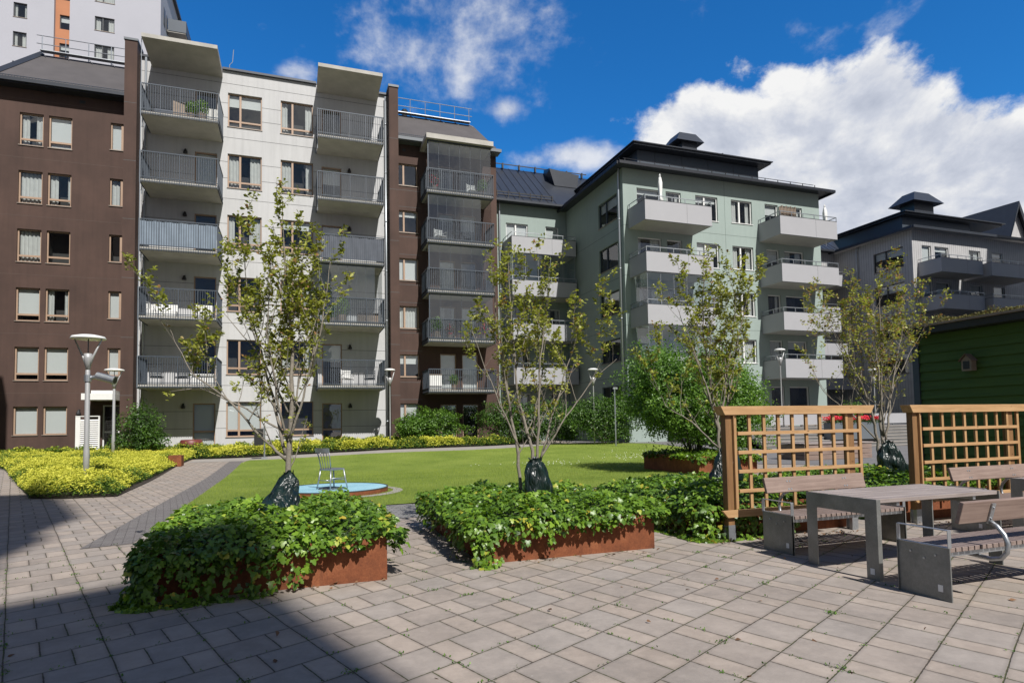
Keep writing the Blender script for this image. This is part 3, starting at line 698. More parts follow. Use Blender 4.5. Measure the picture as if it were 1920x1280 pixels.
def window(root,F,a,b,c,d,fm='tan_frame',mull=(),tran=None,content='auto',sill=True,name='window',rev=.14,gl='glass'):
    m=MB(); w=.06; n0,n1=-rev-.02,-rev+.05
    m.fbox(F,a,b,n0,n1,c,c+w); m.fbox(F,a,b,n0,n1,d-w,d); m.fbox(F,a,a+w,n0,n1,c+w,d-w); m.fbox(F,b-w,b,n0,n1,c+w,d-w)
    for f in mull: u=a+(b-a)*f; m.fbox(F,u-.05,u+.05,n0,n1+.008,c+w,d-w)
    if tran: z=c+tran; m.fbox(F,a+w,b-w,n0,n1+.004,z-.045,z+.045)
    if sill: m.fbox(F,a-.03,b+.03,n1,.045,c-.035,c-.003,1)
    fr=part(m,name,[M[fm],M['sill_metal'] if fm!='white_frame' else M['white_frame']],root)
    g=MB(); n=-rev+.005; g.quad(F(a+w,n,c+w),F(b-w,n,c+w),F(b-w,n,d-w),F(a+w,n,d-w)); g.build('pane',M[gl],fr)
    if content=='auto': content=wr.choice(['curtain','none','blind_part','curtain','none'])
    n=-rev-.07
    if content=='blind': q=MB(); q.quad(F(a+w,n,c+w),F(b-w,n,c+w),F(b-w,n,d-w),F(a+w,n,d-w)); q.build('roller_blind',M['blind'],fr)
    elif content=='blind_up':
        q=MB(); zz=c+(tran or .35); q.quad(F(a+w,n,zz),F(b-w,n,zz),F(b-w,n,d-w),F(a+w,n,d-w)); q.build('roller_blind',M['blind'],fr)
    elif content=='blind_part': q=MB(); zz=d-(d-c)*wr.uniform(.2,.5); q.quad(F(a+w,n,zz),F(b-w,n,zz),F(b-w,n,d-w),F(a+w,n,d-w)); q.build('roller_blind',M['blind'],fr)
    elif content in('curtain','curtains'):
        q=MB(); W=b-a
        for s0,s1 in (((a+w,a+W*wr.uniform(.2,.4)),(b-W*wr.uniform(.2,.4),b-w)) if wr.random()<.75 else ((a+w,b-w),)):
            k=max(6,int((s1-s0)/.05))
            for i in range(k):
                p=s0+(s1-s0)*i/k; r=s0+(s1-s0)*(i+1)/k; o1=.03*math.sin(i*1.9); o2=.03*math.sin((i+1)*1.9)
                q.quad(F(p,n-.04+o1,c+w),F(r,n-.04+o2,c+w),F(r,n-.04+o2,d-w),F(p,n-.04+o1,d-w))
        q.build('curtain',M['curtain'],fr,smooth=True)
    return fr
def walllamp(root,F,u,z):
    m=MB(); m.fbox(F,u-.04,u+.04,0,.05,z-.1,z+.14); c=F(u,.13,z)
    m.lathe([(.11,-.12),(.10,-.04),(.05,.08),(.02,.12)],c,10); part(m,'wall_lamp',M['black'],root)
def barbalcony(root,x0,x1,Yf,Yw,zb,zr,fabric=None,glaze=None,zt=None,th=.2,gx=None):
    m=MB(); m.box(x0,x1,Yf+.02,Yw+.03,zb,zb+th); s=part(m,'balcony',M['concrete'],root,bevel=0)
    r=MB(); yf=Yf-.03; xa,xb=x0-.04,x1+.04; zlo=zb-.02
    for z,t in ((zr,.025),(zb+th+.06,.018),(zb+.06,.018)):
        r.box(xa-.02,xb+.02,yf-.02,yf+.02,z-t,z+t); r.box(xa-.02,xa+.02,yf+.02,Yw,z-t,z+t); r.box(xb-.02,xb+.02,yf+.02,Yw,z-t,z+t)
    n=int((xb-xa)/.105)
    for i in range(n+1):
        x=xa+(xb-xa)*i/n; w=.02 if i%8==0 else .011; r.box(x-w,x+w,yf-.012,yf+.012,zlo,zr-.01)
    k=int((Yw-yf)/.105)
    for i in range(1,k):
        y=yf+(Yw-yf)*i/k
        for x in (xa,xb): r.box(x-.012,x+.012,y-.008,y+.008,zlo,zr-.01)
    r.build('railing',M['rail'],s)
    if fabric:
        f=MB(); y=yf+.03; k=40; 
        for i in range(k):
            for j in range(4):
                P=lambda i,j:(xa+.04+(xb-xa-.08)*i/k,y+.012*math.sin(i*.9+j)+.01*math.sin(i*2.3),zb+th+.08+(zr-.05-zb-th-.08)*j/4+.01*math.sin(i*.5)*(j in(0,4)))
                f.quad(P(i,j),P(i+1,j),P(i+1,j+1),P(i,j+1))
        f.quad((xb-.03,y,zb+th+.08),(xb-.03,Yw-.1,zb+th+.08),(xb-.03,Yw-.1,zr-.05),(xb-.03,y,zr-.05))
        f.build('privacy_screen',M[fabric],s,smooth=False)
    if glaze:
        g=MB(); a,b=gx or (x0+.06,x1-.06); y=Yf+.12; z0=zb+th; n=6
        g.quad((a,y,z0+.04),(b,y,z0+.04),(b,y,zt-.04),(a,y,zt-.04))
        g.quad((x0+.06,y,z0+.04),(x0+.06,Yw-.02,z0+.04),(x0+.06,Yw-.02,zt-.04),(x0+.06,y,zt-.04)); g.quad((x1-.06,y,z0+.04),(x1-.06,Yw-.02,z0+.04),(x1-.06,Yw-.02,zt-.04),(x1-.06,y,zt-.04))
        g.build('glazing',M['balc_glass'],s)
        g=MB(); g.box(x0+.03,x1-.03,y-.03,y+.03,zt-.07,zt-.002); g.box(x0+.03,x1-.03,y-.03,y+.03,z0+.002,z0+.05)
        for i in range(1,n): x=a+(b-a)*i/n; g.box(x-.006,x+.006,y-.008,y+.008,z0+.05,zt-.07)
        g.box(x0+.03,x0+.09,y-.03,y+.03,z0+.05,zt-.07)
        g.build('glazing_frame',M['rail'],s)
    return s
def panelbalcony(root,x0,x1,Yf,Yw,zb,zt,glz=None,rail=.27):
    m=MB(); m.box(x0+.03,x1-.03,Yf+.03,Yw,zb+.012,zb+.2); s=part(m,'balcony',M['soffit'],root)
    p=MB(); p.box(x0,x1,Yf,Yf+.028,zb,zt); p.box(x0,x0+.028,Yf+.028,Yw-.003,zb,zt); p.box(x1-.028,x1,Yf+.028,Yw-.003,zb,zt)
    p.build('parapet_panel',M['panel'],s)
    j=MB(); xm=x0+(x1-x0)*.62
    j.box(xm-.005,xm+.005,Yf-.003,Yf+.01,zb+.01,zt-.01); j.box(x0-.006,x1+.006,Yf-.008,Yf+.05,zb-.02,zb-.001); j.box(x0-.008,x1+.008,Yf-.01,Yf+.045,zt+.001,zt+.025); j.box(x0-.008,x0+.04,Yf+.045,Yw-.004,zt+.001,zt+.025); j.box(x1-.04,x1+.008,Yf+.045,Yw-.004,zt+.001,zt+.025)
    j.build('trim',M['dark_frame'],s)
    r=MB(); z=zt+rail
    r.box(x0,x1,Yf,Yf+.04,z-.02,z+.02); r.box(x0,x0+.04,Yf+.04,Yw,z-.02,z+.02); r.box(x1-.04,x1,Yf+.04,Yw,z-.02,z+.02)
    n=5
    for i in range(n+1): x=x0+.02+(x1-x0-.04)*i/n; r.box(x-.018,x+.018,Yf+.005,Yf+.035,zt+.025,z-.02)
    for i in (1,2): 
        y=Yf+(Yw-Yf)*i/2.2
        for x in (x0+.02,x1-.02): r.box(x-.018,x+.018,y-.015,y+.015,zt+.025,z-.02)
    r.build('railing',M['galv'],s)
    if glz:
        g=MB(); y=Yf+.09; g.quad((x0+.06,y,zt),(x1-.06,y,zt),(x1-.06,y,glz),(x0+.06,y,glz)); g.quad((x0+.06,y,zt),(x0+.06,Yw-.02,zt),(x0+.06,Yw-.02,glz),(x0+.06,y,glz)); g.quad((x1-.06,y,zt),(x1-.06,Yw-.02,zt),(x1-.06,Yw-.02,glz),(x1-.06,y,glz))
        g.build('glazing',M['balc_glass'],s)
        g=MB(); g.box(x0+.04,x1-.04,y-.02,y+.02,glz-.06,glz-.002)
        for i in range(0,6): x=x0+.07+(x1-x0-.14)*i/5; g.box(x-.008,x+.008,y-.01,y+.01,zt+.03,glz-.06)
        g.build('glazing_frame',M['galv'],s)
    return s
def downpipe(root,x,y,z0,z1,r=.055,mat='pipe',brk=None):
    m=MB(); m.tube([(x,y,z0),(x,y,z1-.5),(x,y,z1-.25),(x-.06,y-.14,z1)] if brk else [(x,y,z0),(x,y,z1)],r,10)
    z=z0+1.5
    while z<z1-.3: m.tube([(x,y,z),(x,y,z+.08)],r+.012,10); z+=2.9
    part(m,'downpipe',M[mat],root,smooth=True)
def roofrail(root,x0,x1,y,z,h=1.0,n=6,name='roof_railing'):
    m=MB()
    for i in range(n+1):
        x=x0+(x1-x0)*i/n; m.tube([(x,y,z-.15),(x,y,z+h)],.022,6); m.tube([(x,y,z),(x+.25,y-.25,z-.3)],.018,5)
    for f in (1,.52): m.tube([(x0-.25,y,z+h*f),(x1+.2,y,z+h*f)],.022,6)
    m.box(x0,x1,y-.35,y-.05,z-.02,z+.02)
    part(m,name,M['galv'],root)
# ---- brown house, left
TB=[17.32,14.41,11.5,8.6,5.7,2.8]
def brown_left():
    r=house('brown_apartment_house',(-11,36,0),'dark brown rendered apartment house on the left with pairs of tan framed windows'); F=FY(36)
    ops=[];cont={}
    for i,t in enumerate(TB):
        b=t-1.63 if i<5 else 1.42
        ops+=[(-12.8,-11.81,b,t),(-11.59,-10.6,b,t)]
        ops.append((-8.93,-7.95,t-1.38,t+.03) if i<5 else (-9.1,-8.2,.6,2.85))
    m=MB(); wall(m,F,-14,-7.6,-.4,18.62,ops); joints(m,F,-14,-8.2,[18.0,15.05,12.15,9.25,6.35,3.45],skip=ops)
    m.box(-14,-13.999,36,44,-.4,18.62); m.quad((-14,44,-.4),(5.1,44,-.4),(5.1,44,18.62),(-14,44,18.62)); m.box(-10.3,-10.05,35.985,36,18.15,18.3,3)
    part(m,'wall',[M['brown_render'],M['room'],M['brown_joint'],M['black']],r)
    kinds=[['curtain','blind','blind'],['curtain','curtain','curtain'],['curtain','none','none'],['blind_up','curtain','blind'],['blind_up','blind_up','blind'],['blind','blind','none']]
    k=0
    for i in range(6):
        for j in range(3):
            a,b,c,d=ops[k]; k+=1
            if j<2: window(r,F,a,b,c,d,'tan_frame',(),.32 if i<5 else None,kinds[i][j])
            elif i<5: window(r,F,a,b,c,d,'tan_frame',(.52,),None,kinds[i][j])
            else: window(r,F,a,b,c,d,'white_frame',(),.9,'none',False,'entrance_door')
    m=MB(); m.add([(-14.05,35.5,18.62),(-7.75,35.5,18.62),(-7.75,39,21.95),(-12.95,39,21.95)],[(0,1,2,3)]); m.add([(-14.05,35.5,18.62),(-12.95,39,21.95),(-12.95,43,21.6),(-14.05,44,18.62)],[(0,1,2,3)]); m.quad((-12.95,39,21.95),(-7.75,39,21.95),(-7.75,43,21.9),(-12.95,43,21.6))
    for x in range(-13,-7):
        t0=max(0,(-12.95-x)/-1.1) if x<-12.95 else 0
        m.box(x-.012,x+.012,35.5,35.52,18.6,18.7)
    part(m,'roof',M['roof_brown'],r)
    m=MB(); 
    m.box(-14.1,-7.75,35.32,35.46,18.55,18.72); m.box(-14.05,-7.75,35.46,36,18.5,18.6); m.add([(-14.05,35.5,18.62),(-13.9,35.5,18.66),(-12.8,39,21.99),(-12.95,39,22.03),(-14.1,35.45,18.76),(-13.0,38.95,22.1)],[(0,1,2,3),(0,3,5,4),(4,5,2,1)])
    part(m,'gutter',M['roof_dark'],r)
    m=MB()
    for z in (18.8,18.9): m.tube([(-14,35.62,z+.03),(-7.8,35.62,z+.03)],.018,5)
    x=-14
    while x<-7.8: m.box(x-.01,x+.01,35.6,35.64,18.72,18.95); x+=.12
    part(m,'snow_guard',M['rail'],r)
    roofrail(r,-12.9,-8.6,38.9,22.0,.95,4)
    m=MB(); m.box(-8.18,-7.62,35.25,36.3,-.3,21.45); joints(m,FY(35.25),-8.18,-7.62,[18.2,15.2,12.2,9.2,6.2,3.3],2); 
    part(m,'party_wall_fin',[M['brown_render'],M['room'],M['joint']],r)
    m=MB(); m.box(-8.22,-7.58,35.2,36.4,21.45,21.56); part(m,'fin_cap',M['trough'],r)
    m=MB(); m.box(-9.55,-8.2,34.3,36,3.05,3.35); m.box(-9.2,-8.22,34.5,36,3.351,3.5); part(m,'entrance_canopy',M['white_frame'],r)
    walllamp(r,F,-10.08,2.5)
brown_left()
# ---- white house
TW=[19.84,16.46,13.09,9.72,6.33,3.0]
SB=[17.03,13.64,10.28,6.92,3.58]
def white():
    r=house('white_apartment_house',(-1.2,36,0),'white rendered apartment house between two brown ones, with two stacks of railed balconies'); F=FY(36); ops=[];w=[]
    for i,t in enumerate(TW):
        b=t-1.87
        ops+=[(-3.45,-1.73,b,t),(-.76,.96,b,t)]
        zf=(SB[i]+.2) if i<5 else .62
        ops+=[(-5.05,-3.97,zf+.02,t-.08),(1.42,2.5,zf+.02,t-.1)]
    m=MB(); wall(m,F,-7.6,5.2,-.4,21.05,ops)
    jl=[]
    for i in range(6): jl+=[TW[i]-.62 if i else 19.3,TW[i]-2.45]
    joints(m,F,-7.62,5.2,[20.35,19.25,18.45,17.35,16.0,15.1,13.98,12.6,11.7,10.58,9.25,8.3,7.22,5.9,4.95,3.87,2.5,1.6],skip=ops)
    for i in range(1,9): pass
    m.box(-7.62,5.2,36.001,44,20.9,21.05); 
    part(m,'wall',[M['white_render'],M['room'],M['joint']],r)
    k=0
    ca=['blind_part','curtain','curtain','none','none','blind_up']; cb=['curtains','curtain','blind_part','curtain','curtain','none']; cl=['none','blind_up','none','none','none','blind']; cr=['none','blind_part','blind','none','blind_part','none']
    for i in range(6):
        a=ops[k];b=ops[k+1];c=ops[k+2];d=ops[k+3];k+=4
        window(r,F,*a,'tan_frame',(.36,),.34,ca[i]); window(r,F,*b,'tan_frame',(.36,),.34,cb[i])
        window(r,F,*c,'tan_frame',(),None if i<5 else .8,cl[i],False,'balcony_door'); window(r,F,*d,'tan_frame',(),None if i<5 else .8,cr[i],False,'balcony_door')
    for i,zb in enumerate(SB):
        zr=zb+1.53
        barbalcony(r,-7.1,-3.72,33.8,36,zb,zr,'fabric_blue' if i==2 else None)
        barbalcony(r,1.16,4.55,33.8,36,zb,zr,'fabric_dark' if i==2 else None,glaze=(i==3),zt=SB[2]-.002,gx=(1.22,4.1))
    for x0,x1,lab in ((-7.1,-3.72,0),(1.16,4.55,1)):
        m=MB(); m.add([(x0,33.55,20.78),(x1,33.55,20.78),(x1,36,20.62),(x0,36,20.62),(x0,33.55,20.97),(x1,33.55,20.97),(x1,36,20.98),(x0,36,20.98)],[(0,3,2,1),(4,5,6,7),(0,1,5,4),(1,2,6,5),(2,3,7,6),(3,0,4,7)])
        part(m,'balcony_canopy',M['concrete'],r)
    for z in (16.28,12.9,9.5,6.1,2.78): walllamp(r,F,-5.48,z); walllamp(r,F,2.94,z-.03)
    downpipe(r,-7.35,35.85,.2,21.0); downpipe(r,5.0,35.84,.3,20.9)
    m=MB(); m.tube([(-7.12,33.75,3.6),(-7.12,33.75,20.8)],.018,6); 
    for x in (-7.12,1.14):
        for zb in SB[:-1]: m.tube([(x,34.1,zb),(x,34.1,zb-.5)],.02,6)
    part(m,'tension_rod',M['pipe'],r)
    m=MB(); m.box(-3.72,1.14,35.86,36.5,21.052,21.17); m.box(-7.62,-7.12,35.86,36.5,21.052,21.17); m.box(4.56,5.2,35.86,36.5,21.052,21.17); m.box(-7.6,5.18,36.2,44,21.172,21.25); part(m,'parapet_cap',M['roof_dark'],r)
    m=MB(); m.tube([(-3.4,36.2,21.1),(-3.4,36.2,21.5),(-3.25,36.2,21.7),(-3.2,36.2,22.4)],.02,6); part(m,'lightning_rod',M['pipe'],r)
    m=MB(); m.box(5.14,5.66,35.25,36.3,-.3,21.25); joints(m,FY(35.25),5.14,5.66,[18.2,15.2,12.2,9.2,6.2,3.3],1)
    part(m,'party_wall_fin',[M['brown_render'],M['joint']],r)
    m=MB(); m.box(5.1,5.7,35.2,36.4,21.25,21.38); part(m,'fin_cap',M['trough'],r)
white()
# ---- brown house, right, with glazed balconies
def brown_right():
    r=house('brown_apartment_house',(8.7,36,0),'narrow dark brown apartment house with a stack of glazed balconies, right of the white one'); F=FY(36)
    T2=[17.1,14.28,11.42,8.58,5.73,2.87]; B2=[14.82,11.93,9.05,6.25,3.39]; R2=[16.22,13.33,10.46,7.57,4.72]
    ops=[]
    for t in T2: ops.append((5.68,6.9,t-1.32,t))
    bo=[]
    for i in range(6):
        zf=B2[i]+.22 if i<5 else .6
        bo+=[(8.15,9.15,zf+.05,zf+2.2),(9.5,10.5,zf+.05,zf+2.2)]
    m=MB(); wall(m,F,5.66,11.85,-.4,18.4,ops+bo); joints(m,F,5.66,7.1,[15.5,14.5,12.7,11.65,9.85,8.8,7.0,5.95,4.1,3.1],skip=ops,m=3)
    m.quad((11.85,36,-.4),(11.85,44,-.4),(11.85,44,18.4),(11.85,36,18.4)); m.box(6.0,6.2,35.985,36,17.85,18.0,4)
    part(m,'wall',[M['brown_render'],M['room'],M['brown_joint'],M['joint'],M['black']],r)
    for i,o in enumerate(ops): window(r,F,*o,'tan_frame',(.32,),None,['none','blind_part','blind','curtain','blind_part','blind_up'][i])
    for i,o in enumerate(bo): window(r,F,*o,'tan_frame',(),None,'blind' if i in(8,9,4) else 'auto',False,'balcony_door')
    for i,zb in enumerate(B2):
        zt=(17.94 if i==0 else B2[i-1])-.002
        barbalcony(r,7.12,11.0,34.15,36,zb,R2[i],None,glaze=(i<4),zt=zt,gx=(7.2,10.3) if i==1 else None)
    m=MB(); m.box(7.05,11.05,34.0,36,17.94,18.22); part(m,'balcony_canopy',M['concrete'],r)
    m=MB(); m.add([(5.62,35.5,18.42),(11.9,35.5,18.42),(10.95,38,21.05),(5.62,38,21.05)],[(0,1,2,3)]); m.add([(11.9,35.5,18.42),(11.9,44,18.42),(10.95,42,21.05),(10.95,38,21.05)],[(0,1,2,3)]); m.quad((5.62,38,21.05),(10.95,38,21.05),(10.95,42,21.05),(5.62,42,21.05))
    part(m,'roof',M['roof_brown'],r)
    m=MB(); m.box(5.67,12.0,35.32,35.46,18.28,18.46); m.box(5.67,11.95,35.46,35.99,18.25,18.4); part(m,'gutter',M['trough'],r)
    m=MB(); m.tube([(5.7,35.62,18.72),(11.6,35.62,18.72)],.018,5); m.tube([(5.7,35.62,18.62),(11.6,35.62,18.62)],.018,5)
    x=5.7
    while x<11.7: m.box(x-.01,x+.01,35.6,35.64,18.46,18.75); x+=.12
    part(m,'snow_guard',M['rail'],r)
    roofrail(r,5.9,10.7,38,21.1,1.05,5)
    m=MB(); m.lathe([(.16,0),(.16,.6),(.22,.62),(.22,.75),(.14,.78),(.14,.85)],(6.6,38.6,20.9),12); part(m,'vent_pipe',M['black'],r,smooth=False)
brown_right()
# ---- green link house
def roofseams(m,x0,x1,y0,z0,y1,z1,step=.6,mi=1,h=.03):
    x=x0+step/2
    while x<x1:
        m.add([(x-.012,y0,z0),(x+.012,y0,z0),(x+.012,y1,z1),(x-.012,y1,z1),(x-.012,y0,z0+h),(x+.012,y0,z0+h),(x+.012,y1,z1+h),(x-.012,y1,z1+h)],[(4,5,6,7),(0,4,7,3),(1,2,6,5),(0,1,5,4)],mi); x+=step
def green_link():
    r=house('green_apartment_house',(15,38.9,0),'recessed pale green house wing under a steep dark seamed metal roof'); F=FY(38.9)
    T3=[15.16,12.3,9.4,6.5,3.6]; PT=[13.72,10.87,8.05,5.19]; PB_=[12.66,9.87,6.98,4.12]; ops=[]
    for t in T3: ops+=[(13.44,15.02,t-1.4,t),(16.33,17.3,t-2.15,t)]
    m=MB(); wall(m,F,11.86,17.88,-.2,16.45,ops); joints(m,F,11.86,17.88,[13.0,10.1,7.2,4.3],skip=ops)
    part(m,'wall',[M['green_render'],M['room'],M['green_joint']],r)
    for i,o in enumerate(ops):
        if i%2==0: window(r,F,*o,'white_frame',(.45,),None,'blind' if i==0 else 'auto',False)
        else: window(r,F,*o,'white_frame',(),None,'blind' if i==1 else 'auto',False,'balcony_door')
    for i in range(4): panelbalcony(r,13.2,17.75,37.1,38.9,PB_[i],PT[i],glz=(PB_[0] if i==1 else None))
    m=MB(); m.quad((11.6,38.35,16.55),(17.7,38.35,16.55),(22.5,43.2,20.8),(11.6,43.2,20.8)); roofseams(m,11.9,17.6,38.35,16.56,43.2,20.81); m.quad((11.6,43.2,20.8),(24,43.2,20.8),(24,48,17),(11.6,48,17)); m.quad((11.6,38.35,16.5),(11.6,38.9,16.44),(17.7,38.9,16.44),(17.7,38.35,16.5))
    part(m,'roof',[M['roof_dark'],M['roof_seam']],r)
    m=MB(); m.box(11.9,17.5,38.22,38.36,16.42,16.56); part(m,'gutter',M['roof_dark'],r)
    m=MB(); m.box(12,16.9,38.75,38.8,17.0,17.06); m.box(12,16.9,38.75,38.8,17.18,17.24)
    x=12
    while x<17: m.box(x-.02,x+.02,38.7,38.82,16.85,17.3); x+=.8
    part(m,'snow_guard',M['black'],r); m=MB()
    m.box(12,21.5,42.75,42.8,20.9,20.96)
    x=12
    while x<21.6: m.box(x-.05,x+.05,42.7,42.9,20.6,21.0); x+=1.3
    for q in range(7): m.box(20.1,20.6,40.6+q*.35,40.64+q*.35,18.5+.31*q,18.56+.31*q)
    part(m,'ridge_ladder',M['black'],r)
    m=MB(); m.add([(18.1,41.2,19.1),(19.9,41.2,19.1),(19.9,43.5,20.2),(18.1,43.5,20.2),(17.7,41.2,20.35),(20.1,41.2,20.1),(20.3,43,20.75),(18.0,43,20.95)],[(0,1,5,4),(1,2,6,5),(2,3,7,6),(3,0,4,7),(4,5,6,7)]); part(m,'roof_hatch',M['roof_dark'],r)
    downpipe(r,12.95,38.78,.3,16.5,brk=True)
green_link()
# ---- green main house
def green_main():
    r=house('green_apartment_house',(25,31,0),'large pale green corner house with grey panel balconies and a flat dark roof storey'); F=FY(31); G=FX(17.9)
    TT=[15.22,12.32,9.42,6.52,3.62]; ops=[];sd=[]
    for i,t in enumerate(TT):
        ops+=[(18.82,20.41,t-1.45,t),(20.79,21.84,t-2.2,t),(22.87,24.48,t-1.5,t),(25.48,27.06,t-1.45,t),(28.07,29.1,t-2.2,t),(29.49,31.06,t-1.45,t)]
    for t,b in ((15.08,13.57),(12.2,10.77),(9.36,7.95),(6.5,5.13),(3.7,2.2)): sd+=[(31.72,34.1,b,t)]
    m=MB(); wall(m,F,17.9,32.5,.2,16.3,ops); wall(m,G,31,38.9,-.2,16.3,sd); jl=[12.95,10.0,7.1,4.2]
    joints(m,F,17.9,32.5,jl,skip=ops); joints(m,G,31.01,38.9,jl,skip=sd)
    for x in (25.0,): 
        m.box(x-.01,x+.01,30.997,31.01,1,16.3,2)
    m.quad((32.5,31,.2),(32.5,43,.2),(32.5,43,16.3),(32.5,31,16.3)); m.quad((17.9,43,.2),(32.5,43,.2),(32.5,43,16.3),(17.9,43,16.3))
    part(m,'wall',[M['green_render'],M['room'],M['green_joint']],r)
    names=['window','balcony_door','window','window','balcony_door','window']
    for i,o in enumerate(ops):
        j=i%6
        window(r,F,*o,'white_frame',() if j in(1,4) else ((.42,) if j in (2,3) else ()),None,{2:'blind_part',3:'curtain'}.get(j,'auto'),j in (2,3),names[j])
    for i,o in enumerate(sd): window(r,G,*o,'rail',(.62,),None,'blind_part' if i in (0,2) else 'none',True)
    PT=[13.82,10.92,7.99,5.17]; PBm=[12.70,9.82,6.90,4.04]
    for i in range(4):
        panelbalcony(r,18.2,22.6,29.15,31,PBm[i],PT[i],glz=(PBm[1] if i==2 else PBm[2] if i==3 else None))
        panelbalcony(r,27.52,31.95,29.15,31,PBm[i],PT[i])
    m=MB(); e=[(17.35,30.35,16.35),(33.1,30.35,16.35),(33.1,44,16.35),(17.35,44,16.35)]; q=[(20.1,33,17.45),(29.5,33,17.45),(29.5,41,17.45),(20.1,41,17.45)]
    m.add(e+q,[(0,1,5,4),(1,2,6,5),(2,3,7,6),(3,0,4,7)]); m.quad((17.35,30.35,16.3),(33.1,30.35,16.3),(33.1,44,16.3),(17.35,44,16.3))
    part(m,'roof',M['roof_dark'],r)
    m=MB(); m.box(17.3,33.15,30.22,30.36,16.2,16.37); m.box(17.2,17.35,30.36,44,16.2,16.37); m.box(33.1,33.2,30.36,44,16.2,16.37); part(m,'gutter',M['roof_seam'],r)
    m=MB(); m.box(20.15,29.45,33,41,17.3,18.52); 
    part(m,'roof_storey',M['rail'],r)
    m=MB()
    for x in range(21,29,2): m.box(x+.4,x+.42,32.99,33,17.4,18.5)
    part(m,'panel_joints',M['black'],r)
    m=MB(); m.box(19.55,29.95,32.35,41.6,18.54,18.66); m.box(19.45,30.05,32.25,41.7,18.66,18.72); part(m,'upper_roof',M['roof_dark'],r)
    m=MB(); m.tube([(17.8,30.7,16.72),(31.8,30.7,16.72)],.02,5); m.tube([(17.6,30.8,16.72),(17.6,40,16.72)],.02,5)
    for i in range(15): m.box(17.9+i,17.93+i,30.68,30.72,16.4,16.74)
    for i in range(9): m.box(17.58,17.62,31+i,31.03+i,16.4,16.74)
    part(m,'snow_guard',M['black'],r)
    m=MB(); m.box(24.9,26.1,35.0,36.2,18.7,20.65); m.add([(24.3,34.7,20.6),(26.5,34.7,20.6),(26.5,36.6,20.6),(24.3,36.6,20.6),(24.8,35.1,21.3),(26.1,35.1,21.3),(26.1,36.2,21.3),(24.8,36.2,21.3)],[(0,1,5,4),(1,2,6,5),(2,3,7,6),(3,0,4,7),(4,5,6,7),(0,1,2,3)]); part(m,'roof_vent',M['roof_dark'],r)
    m=MB(); m.tube([(28.2,35,18.7),(28.2,35,20.2)],.07,8); part(m,'vent_pipe',M['roof_dark'],r)
    downpipe(r,17.78,31.3,.2,16.3,brk=True)
green_main()
